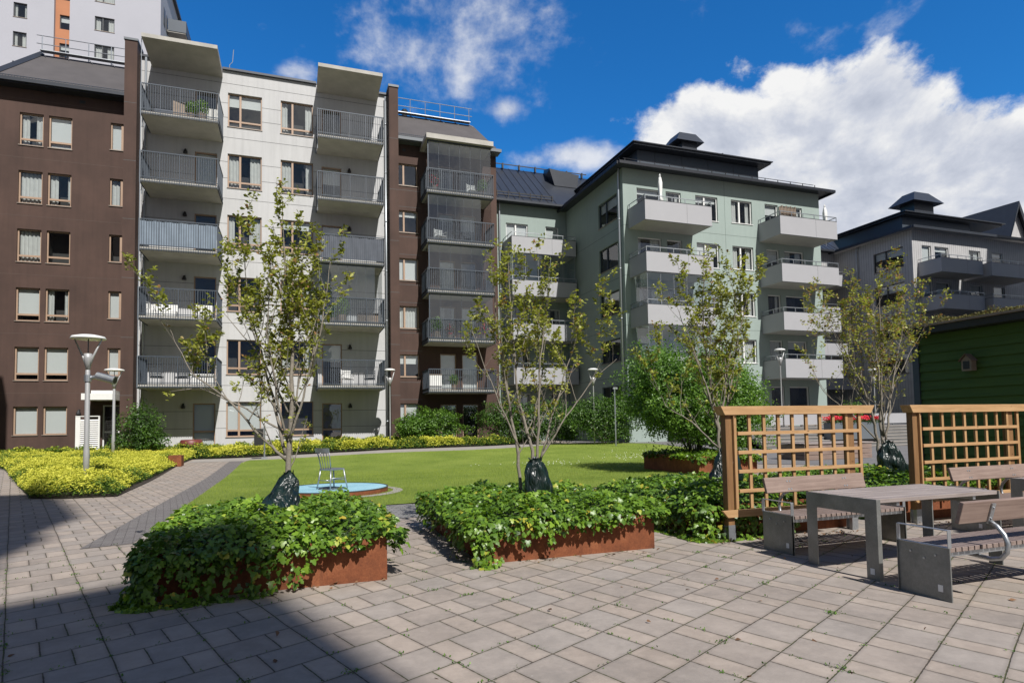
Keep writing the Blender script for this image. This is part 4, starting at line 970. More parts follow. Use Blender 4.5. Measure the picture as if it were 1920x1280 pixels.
# ---- grey house right
def grey():
    r=house('grey_apartment_house',(52,35.5,0),'light grey boarded corner house with dark roof storey behind the green shed'); F=FY(35.5); G=FX(46.7)
    ops=[];sd=[]
    for t in (15.45,12.55,9.65,6.75): ops+=[(47.75,48.8,t-2.2,t),(49.2,50.8,t-1.45,t),(53.2,54.6,t-1.45,t),(56,57.4,t-1.45,t)]; sd.append((36.3,39.0,t-1.6,t+.05))
    m=MB(); wall(m,F,46.7,61,.6,16.6,ops); wall(m,G,35.5,43,.6,16.6,sd); part(m,'wall',[M['grey_clad'],M['room']],r)
    for i,o in enumerate(ops): window(r,F,*o,'white_frame',(),None,'blind' if i==0 else 'auto',False,'balcony_door' if i%4==0 else 'window')
    for o in sd: window(r,G,*o,'dark_frame',(.6,),None,'blind_part')
    for zb,zt in ((12.82,13.92),(9.95,11.1),(7.0,8.15)):
        panelbalcony(r,47.25,51.9,33.6,35.5,zb,zt); panelbalcony(r,52.3,57.6,33.2,35.5,zb-.1,zt-.15,glz=None)
    m=MB(); e=[(46.1,34.9,16.7),(61.5,34.9,16.7),(61.5,44,16.7),(46.1,44,16.7)]; q=[(49,38,17.6),(58,38,17.6),(58,46,17.6),(49,46,17.6)]
    m.add(e+q,[(0,1,5,4),(1,2,6,5),(2,3,7,6),(3,0,4,7),(3,2,1,0)]); m.box(46.0,61.6,34.75,34.9,16.55,16.75); m.box(45.95,46.1,34.9,44,16.55,16.75); part(m,'roof',M['roof_dark'],r)
    m=MB(); m.box(49.6,58,38.5,48,17.4,18.95); part(m,'roof_storey',[M['rail']],r)
    m=MB(); m.box(49.2,61.4,37.9,48.5,18.97,19.12); m.box(49.0,61.6,37.7,48.6,19.12,19.2); part(m,'upper_roof',M['roof_dark'],r)
    m=MB(); m.box(52.9,55.3,39.8,41.2,19.2,21.1); m.add([(52.1,39.2,21.0),(55.9,39.2,21.0),(55.9,41.8,21.0),(52.1,41.8,21.0),(53.1,39.9,22.05),(54.9,39.9,22.05),(54.9,41.1,22.05),(53.1,41.1,22.05)],[(0,1,5,4),(1,2,6,5),(2,3,7,6),(3,0,4,7),(4,5,6,7),(0,1,2,3)]); part(m,'roof_vent',M['roof_dark'],r)
    downpipe(r,46.58,40.6,1.2,16.5,brk=True)
    # wing between
    r=house('grey_apartment_house',(40,43,0),'grey house wing set back between the green corner house and the grey one'); F=FY(43); ops=[]
    for t in (15.4,12.5,9.6,6.7,3.7): ops+=[(43.4,44.4,t-2.1,t),(39.6,41.2,t-1.45,t),(35.5,37.1,t-1.45,t)]
    m=MB(); wall(m,F,32.5,46.7,.6,16.7,ops); part(m,'wall',[M['grey_clad'],M['room']],r)
    for i,o in enumerate(ops): window(r,F,*o,'white_frame',(),None,'auto',False)
    for zb,zt in ((13.2,14.2),(10.1,11.28),(7.05,8.12),(4.1,5.2)): panelbalcony(r,39.0,46.3,41.2,43,zb,zt)
    m=MB(); m.quad((32.4,42.4,16.75),(46.8,42.4,16.75),(50,47,20.4),(32.4,47,20.4)); roofseams(m,32.6,47,42.4,16.76,47,20.41); m.quad((32.4,42.4,16.7),(46.8,42.4,16.7),(46.8,43,16.68),(32.4,43,16.68)); m.box(32.4,46.0,42.25,42.4,16.6,16.76); part(m,'roof',[M['roof_dark'],M['roof_seam']],r)
    m=MB(); m.box(42.5,44.3,46,48,20.0,21.3); m.add([(42.2,45.7,21.3),(44.6,45.7,21.3),(44.6,48.2,21.3),(42.2,48.2,21.3),(42.7,46.1,21.8),(44.2,46.1,21.8),(44.2,47.8,21.8),(42.7,47.8,21.8)],[(0,1,5,4),(1,2,6,5),(2,3,7,6),(3,0,4,7),(4,5,6,7),(0,1,2,3)]); part(m,'roof_vent',M['roof_dark'],r)
    # gabled one behind
    r=house('gabled_house',(76,47,0),'dark pointed gable roof rising behind the grey house at the right edge')
    m=MB(); m.box(73.5,79.5,45.2,60,.5,20.4); m.prism([(73.5,20.4),(79.5,20.4),(75.6,24.6)],45.2,45.3,'xz'); part(m,'wall',M['grey_clad'],r)
    m=MB(); ap=(75.3,25.2)
    m.add([(72.6,44.6,18.6),(ap[0],44.6,ap[1]),(ap[0]-4,60,ap[1]-.8),(66,60,18.6),(72.4,44.6,18.3),(ap[0],44.6,ap[1]-.5)],[(0,1,2,3),(0,4,5,1)]); m.add([(79.6,44.6,16),(ap[0],44.6,ap[1]),(ap[0],60,ap[1]),(79.6,60,16),(79.0,44.6,16),(ap[0],44.6,ap[1]-.9)],[(0,1,2,3),(0,4,5,1)])
    part(m,'roof',M['roof_dark'],r)
grey()
# ---- tower
def tower():
    r=house('tower_block',(-20,62,0),'tall pale grey tower block rising behind the left houses'); F=FY(62); G=FX(-11.58)
    ops=[]
    zt=[43.6,40.9,38.26,35.7,33.1,30.5,28,25.5]
    for t in zt: ops+=[(-22.66,-21.69,t-1.27,t),(-16.72,-15.21,t-1.27,t)]
    oc=[]
    for t in zt: oc.append((-19.43,-18.62,t-1.5,t-.22))
    m=MB(); wall(m,F,-30,-19.75,0,44.5,[o for o in ops if o[1]<-19]); wall(m,F,-18.6,-11.58,0,44.5,[o for o in ops if o[0]>-18])
    wall(m,FY(62.35),-19.75,-18.6,0,44.5,oc,m=2); m.quad((-19.75,62,0),(-19.75,62.35,0),(-19.75,62.35,44.5),(-19.75,62,44.5)); m.quad((-18.6,62,0),(-18.6,62.35,0),(-18.6,62.35,44.5),(-18.6,62,44.5))
    m.add([(-11.58,62,0),(-11.58,78,0),(-11.58,78,44.5),(-11.58,62,44.5)],[(0,1,2,3)]); m.box(-30,-11.6,63,78,44.3,44.45)
    part(m,'wall',[M['tower_render'],M['room'],M['orange_render']],r)
    for o in ops: window(r,F,*o,'dark_frame',(.4,) if o[0]>-18 else (),None,'auto',True)
    for o in oc: window(r,FY(62.35),*o,'dark_frame',(),None,'blind_part',False)
    m=MB(); m.box(-30.2,-11.3,61.8,78,44.5,44.8); part(m,'roof',M['roof_dark'],r)
    for zz in (39.95,37.05):
        m=MB(); m.box(-11.57,-10.0,65.0,70.5,zz-.2,zz); b=part(m,'balcony',M['concrete'],r)
        m=MB(); m.box(-11.5,-9.95,64.95,65,zz-.1,zz+1.05); m.box(-10.0,-9.95,65,70.5,zz-.1,zz+1.05); m.build('railing',M['rail'],b)
    for t in (41.0,38.1):
        m=MB()
        for y in (63.2,64.4): m.box(-11.56,-11.54,y,y+.7,t-1.6,t)
        part(m,'window',M['dark_frame'],r)
tower()
# ---- houses outside the picture that throw the shadows
m=MB(); m.prism([(-34,0),(4.9,0),(4.75,22),(4.42,25.65),(4.05,28.3),(3.95,29.3),(3.2,29.75),(2.7,29.3),(1.4,28.6),(1.45,30.8),(1.25,31.5),(1.6,33.0),(1.35,34),(1.7,35.7),(.9,39.6),(.1,41.6),(-34,41.2)],-32,-20)
o=m.build('tall_house',M['tower_render'],fix=True); tag(o,'tall stepped house behind the viewer, out of the picture','building')
m=MB(); m.box(40,58,10,20,0,28.75); m.box(58,72,10,20,0,33); o=m.build('side_house',M['grey_clad']); tag(o,'grey house beyond the right edge of the picture','building')
m=MB(); m.prism([(14,0),(25.5,0),(25.5,14.2),(24.2,17),(14,17)],-26,-11.35,'yz'); o=m.build('side_house',M['brown_render']); tag(o,'brown house beyond the left edge of the picture','building')
# ------------------------------------------------------------------ courtyard furniture
def trellis(x0,label):
    r=empty('wooden_trellis',(x0,6.5,0),0,label,'trellis','wooden trellises behind the benches')
    for px in (.10,2.13):
        m=MB(); m.box(px-.0,px+.095,-.01,.085,.19,1.58); p=m.build('post',M['post_wood'],r,bevel=.004)
        m=MB(); m.box(px-.004,px+.1,-.014,.0,0,.2); m.box(px-.004,px+.1,.076,.09,0,.2); m.box(px+.02,px+.075,.0,.076,0,.19); m.build('post_foot',M['galv'],p)
    m=MB(); m.prism([(0,1.69),(2.57,1.69),(2.50,1.58),(.06,1.58)],-.06,.10,'xz'); m.build('top_beam',M['pine'],r,bevel=.004,fix=True)
    m=MB(); m.prism([(-.02,.39),(2.53,.39),(2.46,.30),(.06,.30)],-.062,-.022,'xz'); m.build('bottom_board',M['pine'],r,bevel=.003,fix=True)
    m=MB(); n=9; xs=[.235+i*(2.33-.235)/n for i in range(n+1)]
    for i,x in enumerate(xs):
        w=.024 if i in(0,n) else .0215; m.box(x-w,x+w,-.022+(.0 if i in (0,n) else .004),.012,.395,1.578)
    m.box(.20,.212,-.045,-.006,.395,1.578)
    m.build('upright_slats',M['pine_v'],r,bevel=.002)
    m=MB()
    for z in (1.345,1.105,.865,.62): m.box(xs[0]+.026,xs[-1]-.026,-.045,-.019,z-.022,z+.022)
    m.build('cross_slats',M['pine'],r,bevel=.002)
    return r
trellis(5.03,'stained pine lattice trellis behind the first bench, its left end free over the ivy')
trellis(8.27,'stained pine lattice trellis in front of the dark green shed')
def bench(x,y,rz,L,label,sq=True):
    r=empty('park_bench',(x,y,0),rz,label,'bench','benches of steel plate and hardwood'); D=.46
    for px,side in ((0,-1),(L,1)):
        m=MB(); m.box(px-.006,px+.006,0,D,0.0,.435); m.box(px-.006,px+.02,0,.006,0,.435)
        p=m.build('side_panel',M['plate'],r)
        b=MB(); 
        for by,bz in ((.12,.36),(.34,.36),(.24,.32)): 
            c=Vector((px+side*.006,by,bz)); b.tube([c,c+Vector((side*.006,0,0))],.010,10)
        b.build('bolt',M['galv'],p)
        b=MB(); yy=.06 if px==0 else D-.11
        xx=px+side*.0065; b.box(min(xx,xx+side*.002),max(xx,xx+side*.002),yy,yy+.042,.07,.125); b.build('label_plate',M['white_frame'],p)
        m=MB(); w=.02; x0=px-.018 if side<0 else px-.022
        m.box(x0,x0+.04,.0,.008,.435,.575); m.box(x0,x0+.04,D-.008,D,.435,.575); m.box(x0,x0+.04,0,D,.575,.583); m.box(x0,x0+.04,.008,D-.008,.435,.443)
        m.build('armrest',M['galv'],r,bevel=.003)
    m=MB(); n=int((L-.04)/.074)
    for i in range(n):
        a=.02+(L-.04)*i/n; m.box(a+.005,a+(L-.04)/n-.007,-.012,D-.02,.395,.432)
    m.build('seat',M['hardwood_y'],r,bevel=.004)
    m=MB(); m.box(.006,L-.006,.03,.07,.355,.394); m.box(.006,L-.006,D-.09,D-.05,.355,.394); m.build('seat_frame',M['galv'],r)
    a=R(16); c,s=math.cos(a),math.sin(a); y0,z0=D-.005,.64
    def Q(u,v,w): return (u, y0+v*s+w*c, z0+v*c-w*s)
    m=MB(); vs=[Q(u,v,w) for v in (0,.185) for u,w in ((.07,0),(L-.07,0),(L-.07,.038),(.07,.038))]
    m.add(vs,[(0,3,2,1),(4,5,6,7),(0,1,5,4),(1,2,6,5),(2,3,7,6),(3,0,4,7)]); m.build('backrest',M['hardwood'],r,bevel=.006,fix=True)
    for u in (.40,L-.42):
        pts=[Q(u,.155,.052),Q(u,.01,.052),(u,D+.10,.60),(u,D+.15,.54),(u,D+.175,.47),(u,D+.165,.40),(u,D+.12,.345),(u,D+.04,.325),(u,D-.08,.335),(u,D-.2,.345)]
        m=MB(); m.tube(pts[1:],.019,10); sup=m.build('backrest_support',M['galv'],r,smooth=True)
        vs=[Q(u+du,v,w) for v in (-.01,.165) for du,w in ((-.022,.04),(.022,.04),(.022,.052),(-.022,.052))]
        m=MB(); m.add(vs,[(0,3,2,1),(4,5,6,7),(0,1,5,4),(1,2,6,5),(2,3,7,6),(3,0,4,7)]); 
        for v in (.035,.13): m.tube([Q(u,v,.052),Q(u,v,.06)],.009,8); m.tube([Q(u,v,-.004),Q(u,v,.001)],.011,8); m.tube([Q(u+.04,v,-.004),Q(u+.04,v,.001)],.011,8)
        m.build('bracket',M['galv'],sup,bevel=0)
    return r
bench(5.23,5.53,0,1.70,'bench standing with its back to the first trellis, facing the table')
bench(5.03+1.75,4.09,math.pi,1.75,'nearest bench at the right edge, seen from behind its backrest')
bench(8.36,5.53,0,1.70,'bench behind the table end, backing onto the trellis before the green shed')
def table(x,y,L,label):
    r=empty('picnic_table',(x,y,0),0,label,'table','picnic tables with steel frames'); W=.83
    for px in (0,L-.012):
        m=MB(); m.prism([(0,0),(.125,0),(.125,.60),(W-.125,.60),(W-.125,0),(W,0),(W,.748),(0,.748)],px,px+.014,'yz')
        m.box(px-.0 if px else px,px+.05 if px==0 else px+.014,-.008,-.0002,0,.748); 
        f=m.build('side_frame',M['plate'],r,fix=True)
        b=MB(); 
        xx=px-.003 if px==0 else px+.014; b.box(xx,xx+.003,.04,.085,.05,.105); b.build('label_plate',M['white_frame'],f)
    m=MB(); n=6
    for i in range(n):
        a=W*i/n; m.box(.016,L-.016,a+.006,a+W/n-.006,.712,.75)
    m.build('table_top',M['greywood'],r,bevel=.004)
    m=MB()
    for u in (.3,L-.34): m.box(u,u+.04,.03,W-.03,.675,.711)
    m.build('cross_bar',M['galv'],r)
    return r
table(5.095,4.355,1.68,'steel framed picnic table with grey planked top between two benches')
table(8.28,4.355,1.68,'second picnic table, cut off by the right edge of the photo')
def lamp(x,y,z,h,label,cam=False,k=1.0):
    r=empty('street_lamp',(x,y,z),0,label,'street lamp','courtyard lamp posts')
    m=MB(); m.lathe([(.075*k*k,0),(.072*k*k,h*.25),(.062*k*k,h*.28),(.056*k*k,h-.95),(.05*k,h-.93)],n=16); m.build('pole',M['lampgrey'],r,smooth=True)
    m=MB(); m.lathe([(.05,h-.93),(.10,h-.62),(.095,h-.5),(.03,h-.49)],n=16)
    for a in (0,math.pi/2,math.pi,3*math.pi/2) if False else (R(-18),R(162)):
        c,s=math.cos(a),math.sin(a); m.tube([(c*.05,s*.05,h-.8),(c*.12,s*.12,h-.6),(c*.36*k,s*.36*k,h-.10)],[.03,.028,.018],8)
    m.build('fork',M['lampgrey'],r,smooth=True)
    m=MB(); m.tube([(0,0,h-.5),(0,0,h-.1)],.014,8); m.build('light_rod',M['dark_frame'],r)
    m=MB(); m.lathe([(.40*k,h-.115),(.405*k,h-.10),(.37*k,h-.05),(.2*k,h-.01),(.05*k,h)],n=28); m.build('lamp_shade',M['white_plastic'],r,smooth=True)
    if cam:
        m=MB(); m.lathe([(.085,2.83),(.085,3.0)],n=14); m.tube([(.08,0,2.93),(.25,-.05,2.96)],.05,8); m.build('camera_bracket',M['galv'],r)
        m=MB(); m.tube([(.22,-.04,2.98),(.62,-.16,2.86)],.10,14); m.tube([(.62,-.16,2.86),(.66,-.17,2.85)],.115,14); c=m.build('camera_housing',M['galv'],r)
        m=MB(); m.tube([(.655,-.17,2.852),(.668,-.174,2.848)],.085,14); m.build('lens',M['black'],c)
    return r
lamp(-5.12,18.9,.0,4.06,'tall lamp post in front on the left, with a camera drum clamped on its pole',True)
lamp(-7.65,32,.2,4.15,'lamp post beside the round shrub and entrance of the brown house')
lamp(4.8,33.4,.4,4.25,'lamp post standing at the corner of the white and the right brown house',k=.72)
lamp(15.2,30,.4,4.1,'lamp post in front of the dark green side wall',k=.72)
lamp(25.1,27,1.15,4.3,'lamp post on the terrace before the green balconies',k=.72)
lamp(31.9,27,1.15,3.3,'lamp post on the terrace behind the last thin tree',k=.72)
m=MB(); m.tube([(0,0,0),(0,0,3.0)],.035,8); m.box(-.1,.14,-.05,.05,2.9,3.0); o=m.build('path_light',M['galv']); o.location=(15.5,28.2,.35); tag(o,'slim post light rising behind the broad bush by the dark green wall','post light')
# black box on a post by the path
r=empty('post_box',(-1.27,29.4,.19),0,'black metal box on a galvanised post at the path edge','post box')
m=MB(); m.tube([(0,0,0),(0,0,1.5)],.035,8); m.box(-.12,.12,-.12,.12,0,.1); m.build('post',M['galv'],r)
m=MB(); m.box(-.42,-.05,-.12,.12,.62,1.32); m.box(-.43,-.04,-.13,.13,1.32,1.35); m.build('box_body',M['black'],r,bevel=.01)
# small corten block
m=MB(); m.box(-.25,.2,-.3,.3,0,.42); m.box(-.2,.15,-.25,.25,.42,.425); o=m.build('rusty_block',M['corten'],bevel=.01); o.location=(-4.35,27.2,.13); tag(o,'small rusty steel block at the end of the yellow flower bed','block')
# round platform with the chair sculpture
r=empty('round_platform',(.86,15.0,0),0,'flat round platform with turquoise top set in the lawn','platform')
m=MB(); m.lathe([(1.22,0),(1.22,.115)],n=64); m.build('steel_rim',M['corten'],r)
m=MB(); m.lathe([(1.19,.116),(1.19,.125)],n=64); m.build('rubber_top',M['turq'],r)
m=MB(); m.lathe([(1.195,.1155),(1.225,.1156),(1.225,.135),(1.192,.135)],n=64,caps=False); m.build('edge_ring',M['dark_frame'],r)
m=MB(); m.lathe([(1.42,.026),(1.3,.03),(1.2,.031)],n=48,caps=False); 
o=m.build('gravel_ring',M['kerb']); o.location=(1.0,14.97,0); o['kind']='structure'
def chair():
    r=empty('metal_chair',(.80,14.75,.125),R(35),'silver spindle back metal chair standing alone on the turquoise platform','chair')
    g=M['galv']; w=.21
    for sx in (-1,1):
        for sy in (-1,1):
            m=MB(); m.tube([(sx*.24,sy*.24,0),(sx*.205,sy*.205,.22),(sx*.18,sy*.18,.44)],[.013,.019,.016],10); m.build('leg',g,r,smooth=True)
    m=MB(); 
    m.tube([(-.21,-.21,.2),(-.21,.21,.2)],.009,8); m.tube([(.21,-.21,.2),(.21,.21,.2)],.009,8); m.tube([(-.21,.0,.2),(.21,.0,.2)],.009,8); m.tube([(-.2,-.2,.25),(.2,-.2,.25)],.009,8); m.build('stretcher',g,r,smooth=True)
    m=MB(); m.prism([(-.2,-.21),(.2,-.19),(.23,0),(.2,.2),(-.2,.2),(-.22,0)],.43,.465,'xy'); m.build('seat',g,r,bevel=.012,fix=True)
    m=MB()
    for i in range(5):
        t=-1+i*.5; m.tube([(-.17-.02*abs(t)*0,t*.17,.46),(-.21,t*.19,.68),(-.26,t*.21,.88)],.008 if abs(t)<1 else .014,8)
    m.build('back_spindles',g,r,smooth=True)
    m=MB(); N=10
    for i in range(N):
        a0=-.24+.48*i/N; a1=-.24+.48*(i+1)/N; c=lambda a:-.265-.03*(1-(a/.24)**2)
        m.add([(c(a0),a0,.83),(c(a1),a1,.83),(c(a1),a1,.93),(c(a0),a0,.93),(c(a0)-.02,a0,.83),(c(a1)-.02,a1,.83),(c(a1)-.02,a1,.93),(c(a0)-.02,a0,.93)],[(0,1,2,3),(7,6,5,4),(3,2,6,7),(4,5,1,0),(0,3,7,4),(1,5,6,2)])
    m.build('top_rail',g,r,smooth=False)
    m=MB(); m.tube([(.3*math.cos(a/12*6.283),.3*math.sin(a/12*6.283),.006) for a in range(13)],.012,6)
    for k in range(3): m.tube([(.3*math.cos(k*1.05),.3*math.sin(k*1.05),.006),(-.3*math.cos(k*1.05),-.3*math.sin(k*1.05),.006)],.010,6)
    m.build('floor_ring',M['dark_frame'],r)
chair()
# ------------------------------------------------------------------ shed
r=house('garden_shed',(14.5,7.2,0),'dark green lapped board shed with a planted roof at the right edge')
m=MB()
nb=17
for i in range(nb):
    z0=.05+i*.183; z1=z0+.183
    m.add([(12.0,5.0,z0),(12.0,9.2,z0),(12.035,9.2,z1),(12.035,5.0,z1),(12.05,5.0,z0),(12.05,9.2,z0)],[(0,1,2,3),(0,4,5,1)])
    m.add([(12.0,9.2,z0),(17,9.2,z0),(17,9.18,z1),(12.02,9.18,z1)],[(0,1,2,3)])
    m.add([(12.0,5.0,z0),(17,5.0,z0),(17,5.02,z1),(12.02,5.02,z1)],[(0,1,2,3)])
m.box(12.05,17,5.05,9.15,0,3.2)
part(m,'board_wall',M['shed_green'],r)
m=MB(); m.box(11.985,12.08,9.1,9.23,0,3.16); part(m,'corner_board',M['rail'],r)
m=MB(); m.box(11.75,17.3,4.8,9.45,3.17,3.30); part(m,'roof_fascia',M['black'],r)
m=MB(); m.box(11.68,17.3,4.75,9.5,3.302,3.34); part(m,'roof_edge',M['oldwood'],r)
g3=np.random.default_rng(44); k=16000
P=np.column_stack([11.7+g3.random(k)**1.7*2.5,g3.uniform(4.8,9.48,k),np.zeros(k)]); nz=vnoise(P,1.7,3); P[:,2]=3.35+np.clip(.02+.06*nz,0,1)+g3.random(k)*(.035+.05*(nz>.15))
nn=g3.normal(size=(k,3))*.7+[0,0,.8]
o=leaves('sedum',P,nn,.03,LEAF_Q,leafmat('sedum_leaf',[(0,(.07,.06,.02)),(.5,(.17,.15,.05)),(.85,(.20,.22,.06)),(1,(.30,.13,.08))],.2,.7),r,seed=8); o.matrix_parent_inverse=Matrix.Translation(-Vector(r.location))
r=empty('bird_house',(12.0,8.07,2.37),0,'small wooden bird house hanging on the dark green shed wall','bird house')
m=MB(); m.add([(-.14,-.09,0),(-.14,.09,0),(-.14,.09,.2),(-.14,0,.29),(-.14,-.09,.2),(.0,-.09,0),(.0,.09,0),(.0,.09,.2),(.0,0,.29),(.0,-.09,.2)],[(0,1,2,3,4),(9,8,7,6,5),(0,4,9,5),(1,6,7,2),(0,5,6,1)]); m.build('body',M['oldwood'],r)
m=MB(); m.add([(-.18,-.13,.18),(-.18,0,.32),(.0,0,.32),(.0,-.13,.18),(-.18,.13,.18),(.0,.13,.18)],[(0,1,2,3),(1,4,5,2)]); m.build('roof',M['hardwood'],r)
m=MB(); m.box(-.143,-.1405,-.06,.06,.03,.18); m.build('opening',M['black'],r)
# ------------------------------------------------------------------ terrace things
GF='grey panel fences along the terrace edge'
for i,(x0,x1,lab) in enumerate(((21.6,24.2,'grey panel fence on the terrace edge, seen through the left of the first trellis'),(24.25,26.7,'grey panel fence on the terrace edge beside the red flower box'),(30.6,33.4,'grey panel fence on the terrace edge behind the last thin tree'),(33.45,36.5,'grey panel fence on the terrace edge next to the shed corner'))):
    r=empty('panel_fence',(x0,25.95,1.15),0,lab,'fence',GF)
    m=MB(); m.box(0,x1-x0-.05,0,.04,.1,.66); m.build('panel',M['panel'],r)
    m=MB(); m.box(0,x1-x0-.05,-.01,.05,.66,.68)
    for u in (.02,(x1-x0)/2,x1-x0-.1): m.box(u,u+.05,.0401,.09,0,.66)
    m.build('frame',M['galv'],r)
r=empty('flower_box',(27.15,24.3,.49),0,'long grey metal flower box with red geraniums by the steps','flower box')
m=MB(); m.box(-1.6,1.6,-.35,.35,0,.85); m.box(-1.57,1.57,-.32,.32,.85,.86); m.build('trough',M['trough'],r)
g4=np.random.default_rng(12); k=5200; P=np.column_stack([g4.uniform(-1.65,1.65,k),g4.uniform(-.4,.4,k),.82+g4.random(k)*.34]); nz=vnoise(P,4.5,2); P[:,2]+=nz*.08
tn=np.where(P[:,2]>.98+.06*nz,g4.uniform(.5,1,k),g4.uniform(0,.25,k)); leaves('geraniums',P,g4.normal(size=(k,3))+[0,-.4,.8],.07,LEAF_Q,M['leaf_red'],r,tone=tn,seed=3)
r=empty('stair_post',(30.9,23.45,0),0,'short white marker post at the foot of the terrace steps','post')
m=MB(); m.box(-.07,.07,-.07,.07,0,.75); m.build('shaft',M['white_frame'],r,bevel=.01); m=MB(); m.box(-.08,.08,-.08,.08,.75,.78); m.build('cap',M['galv'],r)
r=empty('timber_box_seat',(18.9,18.6,0),0,'long low timber clad box seat behind the first trellis','bench')
m=MB()
for i in range(3): m.box(-1.2,2.1,-.6,.6,.02+i*.19,.195+i*.19)
m.build('side_boards',M['hardwood'],r,bevel=.004)
m=MB()
for i in range(7): m.box(-1.25,2.15,-.64+i*.184,-.64+i*.184+.17,.6,.64)
m.build('top_boards',M['greywood'],r)
GS='slatted timber screens and seats on the terrace'
def slatscreen(x,y,z,w,h,label,n):
    r=empty('slatted_screen',(x,y,z),0,label,'screen',GS); m=MB()
    for i in range(n): zz=.05+(h-.1)*i/n; m.box(0,w,0,.02,zz,zz+(h-.1)/n*.7)
    m.build('slats',M['oldwood'],r); m=MB(); m.box(0,.06,.021,.08,0,h); m.box(w-.06,w,.021,.08,0,h); m.box(w/2-.03,w/2+.03,.021,.08,0,h); m.build('uprights',M['oldwood'],r)
slatscreen(22.6,27.6,1.15,3.6,1.2,'tall slatted timber screen before the green ground floor',12)
slatscreen(26.6,27.2,1.15,2.1,.75,'low slatted timber planter front below the ground floor window',5)
# louvre screen by the entrance
r=empty('louvre_screen',(-9.7,34.6,.2),0,'white louvred screen beside the brown house entrance','screen')
m=MB(); 
for i in range(19): z=.08+i*.098; m.add([(.06,-.02,z),(.8,-.02,z),(.8,.04,z+.07),(.06,.04,z+.07)],[(0,1,2,3)])
m.build('louvres',M['white_frame'],r)
m=MB(); m.box(0,.06,-.04,.06,0,2.05); m.box(.8,.86,-.04,.06,0,2.05); m.box(-.13,.0,-.04,.06,0,2.05); m.box(-.13,.86,-.05,.07,2.05,2.09); m.build('frame',M['white_frame'],r)
# ------------------------------------------------------------------ things on the balconies
def parasol(x,y,z,label):
    r=empty('folded_parasol',(x,y,z),0,label,'parasol','folded white parasols on the top balconies')
    m=MB(); m.tube([(0,0,0),(0,0,2.65)],.022,8); m.build('pole',M['white_frame'],r)
    m=MB(); m.lathe([(.08,1.0),(.15,1.12),(.08,1.3),(.11,1.7),(.12,2.1),(.08,2.4),(.04,2.5),(.07,2.52),(.02,2.6)],n=12)
    for i,v in enumerate(m.v): a=math.atan2(v[1],v[0]); k=1+.25*math.sin(a*4+v[2]*3); m.v[i]=(v[0]*k,v[1]*k,v[2])
    m.build('canopy',M['white_plastic'],r,smooth=True)
parasol(19.5,29.6,12.92,'folded white parasol on the top left balcony of the green house')
parasol(31.5,29.6,12.4,'folded white parasol on the top right balcony of the green house')
def bchair(x,y,z,rz,label,mat='white_plastic',grp='small armchairs on the balconies'):
    r=empty('balcony_chair',(x,y,z),rz,label,'chair',grp); f=M[mat]
    m=MB(); m.box(-.26,.26,-.26,.26,.38,.42); m.build('seat',f,r,bevel=.01)
    m=MB()
    for i in range(5): m.box(-.26,.26,.24,.27,.45+i*.09,.51+i*.09)
    m.box(-.28,-.25,.24,.28,.42,.92); m.box(.25,.28,.24,.28,.42,.92); m.build('backrest',f,r)
    m=MB()
    for a in (-.27,.25):
        for b in (-.27,.25): m.box(a,a+.025,b,b+.025,0,.62)
        m.box(a,a+.03,-.28,.28,.62,.645)
    m.box(-.27,.275,-.1,-.07,.34,.37); m.box(-.27,.275,.1,.13,.34,.37)
    m.build('frame',f,r)
bchair(2.7,34.9,3.8,.2,'pale armchair on the lowest right balcony of the white house, the left one','white_plastic')
bchair(3.9,34.9,3.8,-.3,'dark armchair on the lowest right balcony of the white house, beside the railing corner','dark_frame')
bchair(-6.5,34.8,3.8,.4,'dark armchair in the left corner of the lowest left balcony of the white house','dark_frame')
bchair(10.0,34.95,14.95+.1,.2,'pale chair behind the glazing of the top brown house balcony','white_plastic')
bchair(8.0,34.95,12.15,.2,'pale chair behind the glazing of the second brown house balcony','white_plastic')
r=empty('balcony_sofa',(-6.1,35.3,17.25),0,'grey cushioned sofa on the top left balcony','sofa')
m=MB(); m.box(-.8,.8,-.35,.35,.1,.4); m.build('seat',M['fabric_dark'],r,bevel=.04); m=MB(); m.box(-.8,.8,.2,.38,.4,.95); m.build('backrest',M['fabric_dark'],r,bevel=.05); m=MB(); m.box(-.75,.75,-.3,.3,0,.099); m.build('base',M['hardwood'],r)
r=empty('wicker_armchair',(-5.55,34.6,17.25),.2,'beige wicker armchair turned backwards at the top left railing','chair')
m=MB(); m.box(-.32,.32,-.32,.32,.1,.42); m.build('seat',M['oldwood'],r,bevel=.03); m=MB(); m.box(-.34,.34,-.38,-.3,.1,.85); m.build('backrest',M['oldwood'],r,bevel=.03)
r=empty('white_lounge_set',(-6.2,34.7,7.12),0,'low white lounge seat on the second balcony from the bottom left','sofa')
m=MB(); m.box(-.7,.6,-.35,.35,.05,.38); m.build('seat',M['white_plastic'],r,bevel=.03); m=MB(); m.box(-.75,-.6,-.35,.35,.38,.75); m.box(-.6,.6,.25,.38,.38,.75); m.build('backrest',M['white_plastic'],r,bevel=.03)
r=empty('white_armchair',(-4.4,34.7,7.12),0,'boxy white armchair right of the low white lounge seat','chair')
m=MB(); m.box(-.4,.4,-.35,.35,.05,.38); m.build('seat',M['white_plastic'],r,bevel=.03); m=MB(); m.box(-.4,.4,.25,.38,.38,.8); m.build('backrest',M['white_plastic'],r,bevel=.03)
r=empty('storage_box',(-4.3,34.9,3.8),0,'white storage box behind the lowest left balcony railing','box')
m=MB(); m.box(-.6,.4,-.3,.3,0,.5); m.build('body',M['white_plastic'],r,bevel=.02); m=MB(); m.box(-.62,.42,-.32,.32,.5,.55); m.build('lid',M['white_plastic'],r,bevel=.01)
r=empty('wicker_chest',(3.8,34.7,7.14),0,'ribbed beige chest on the glazed right balcony of the white house','chest')
m=MB()
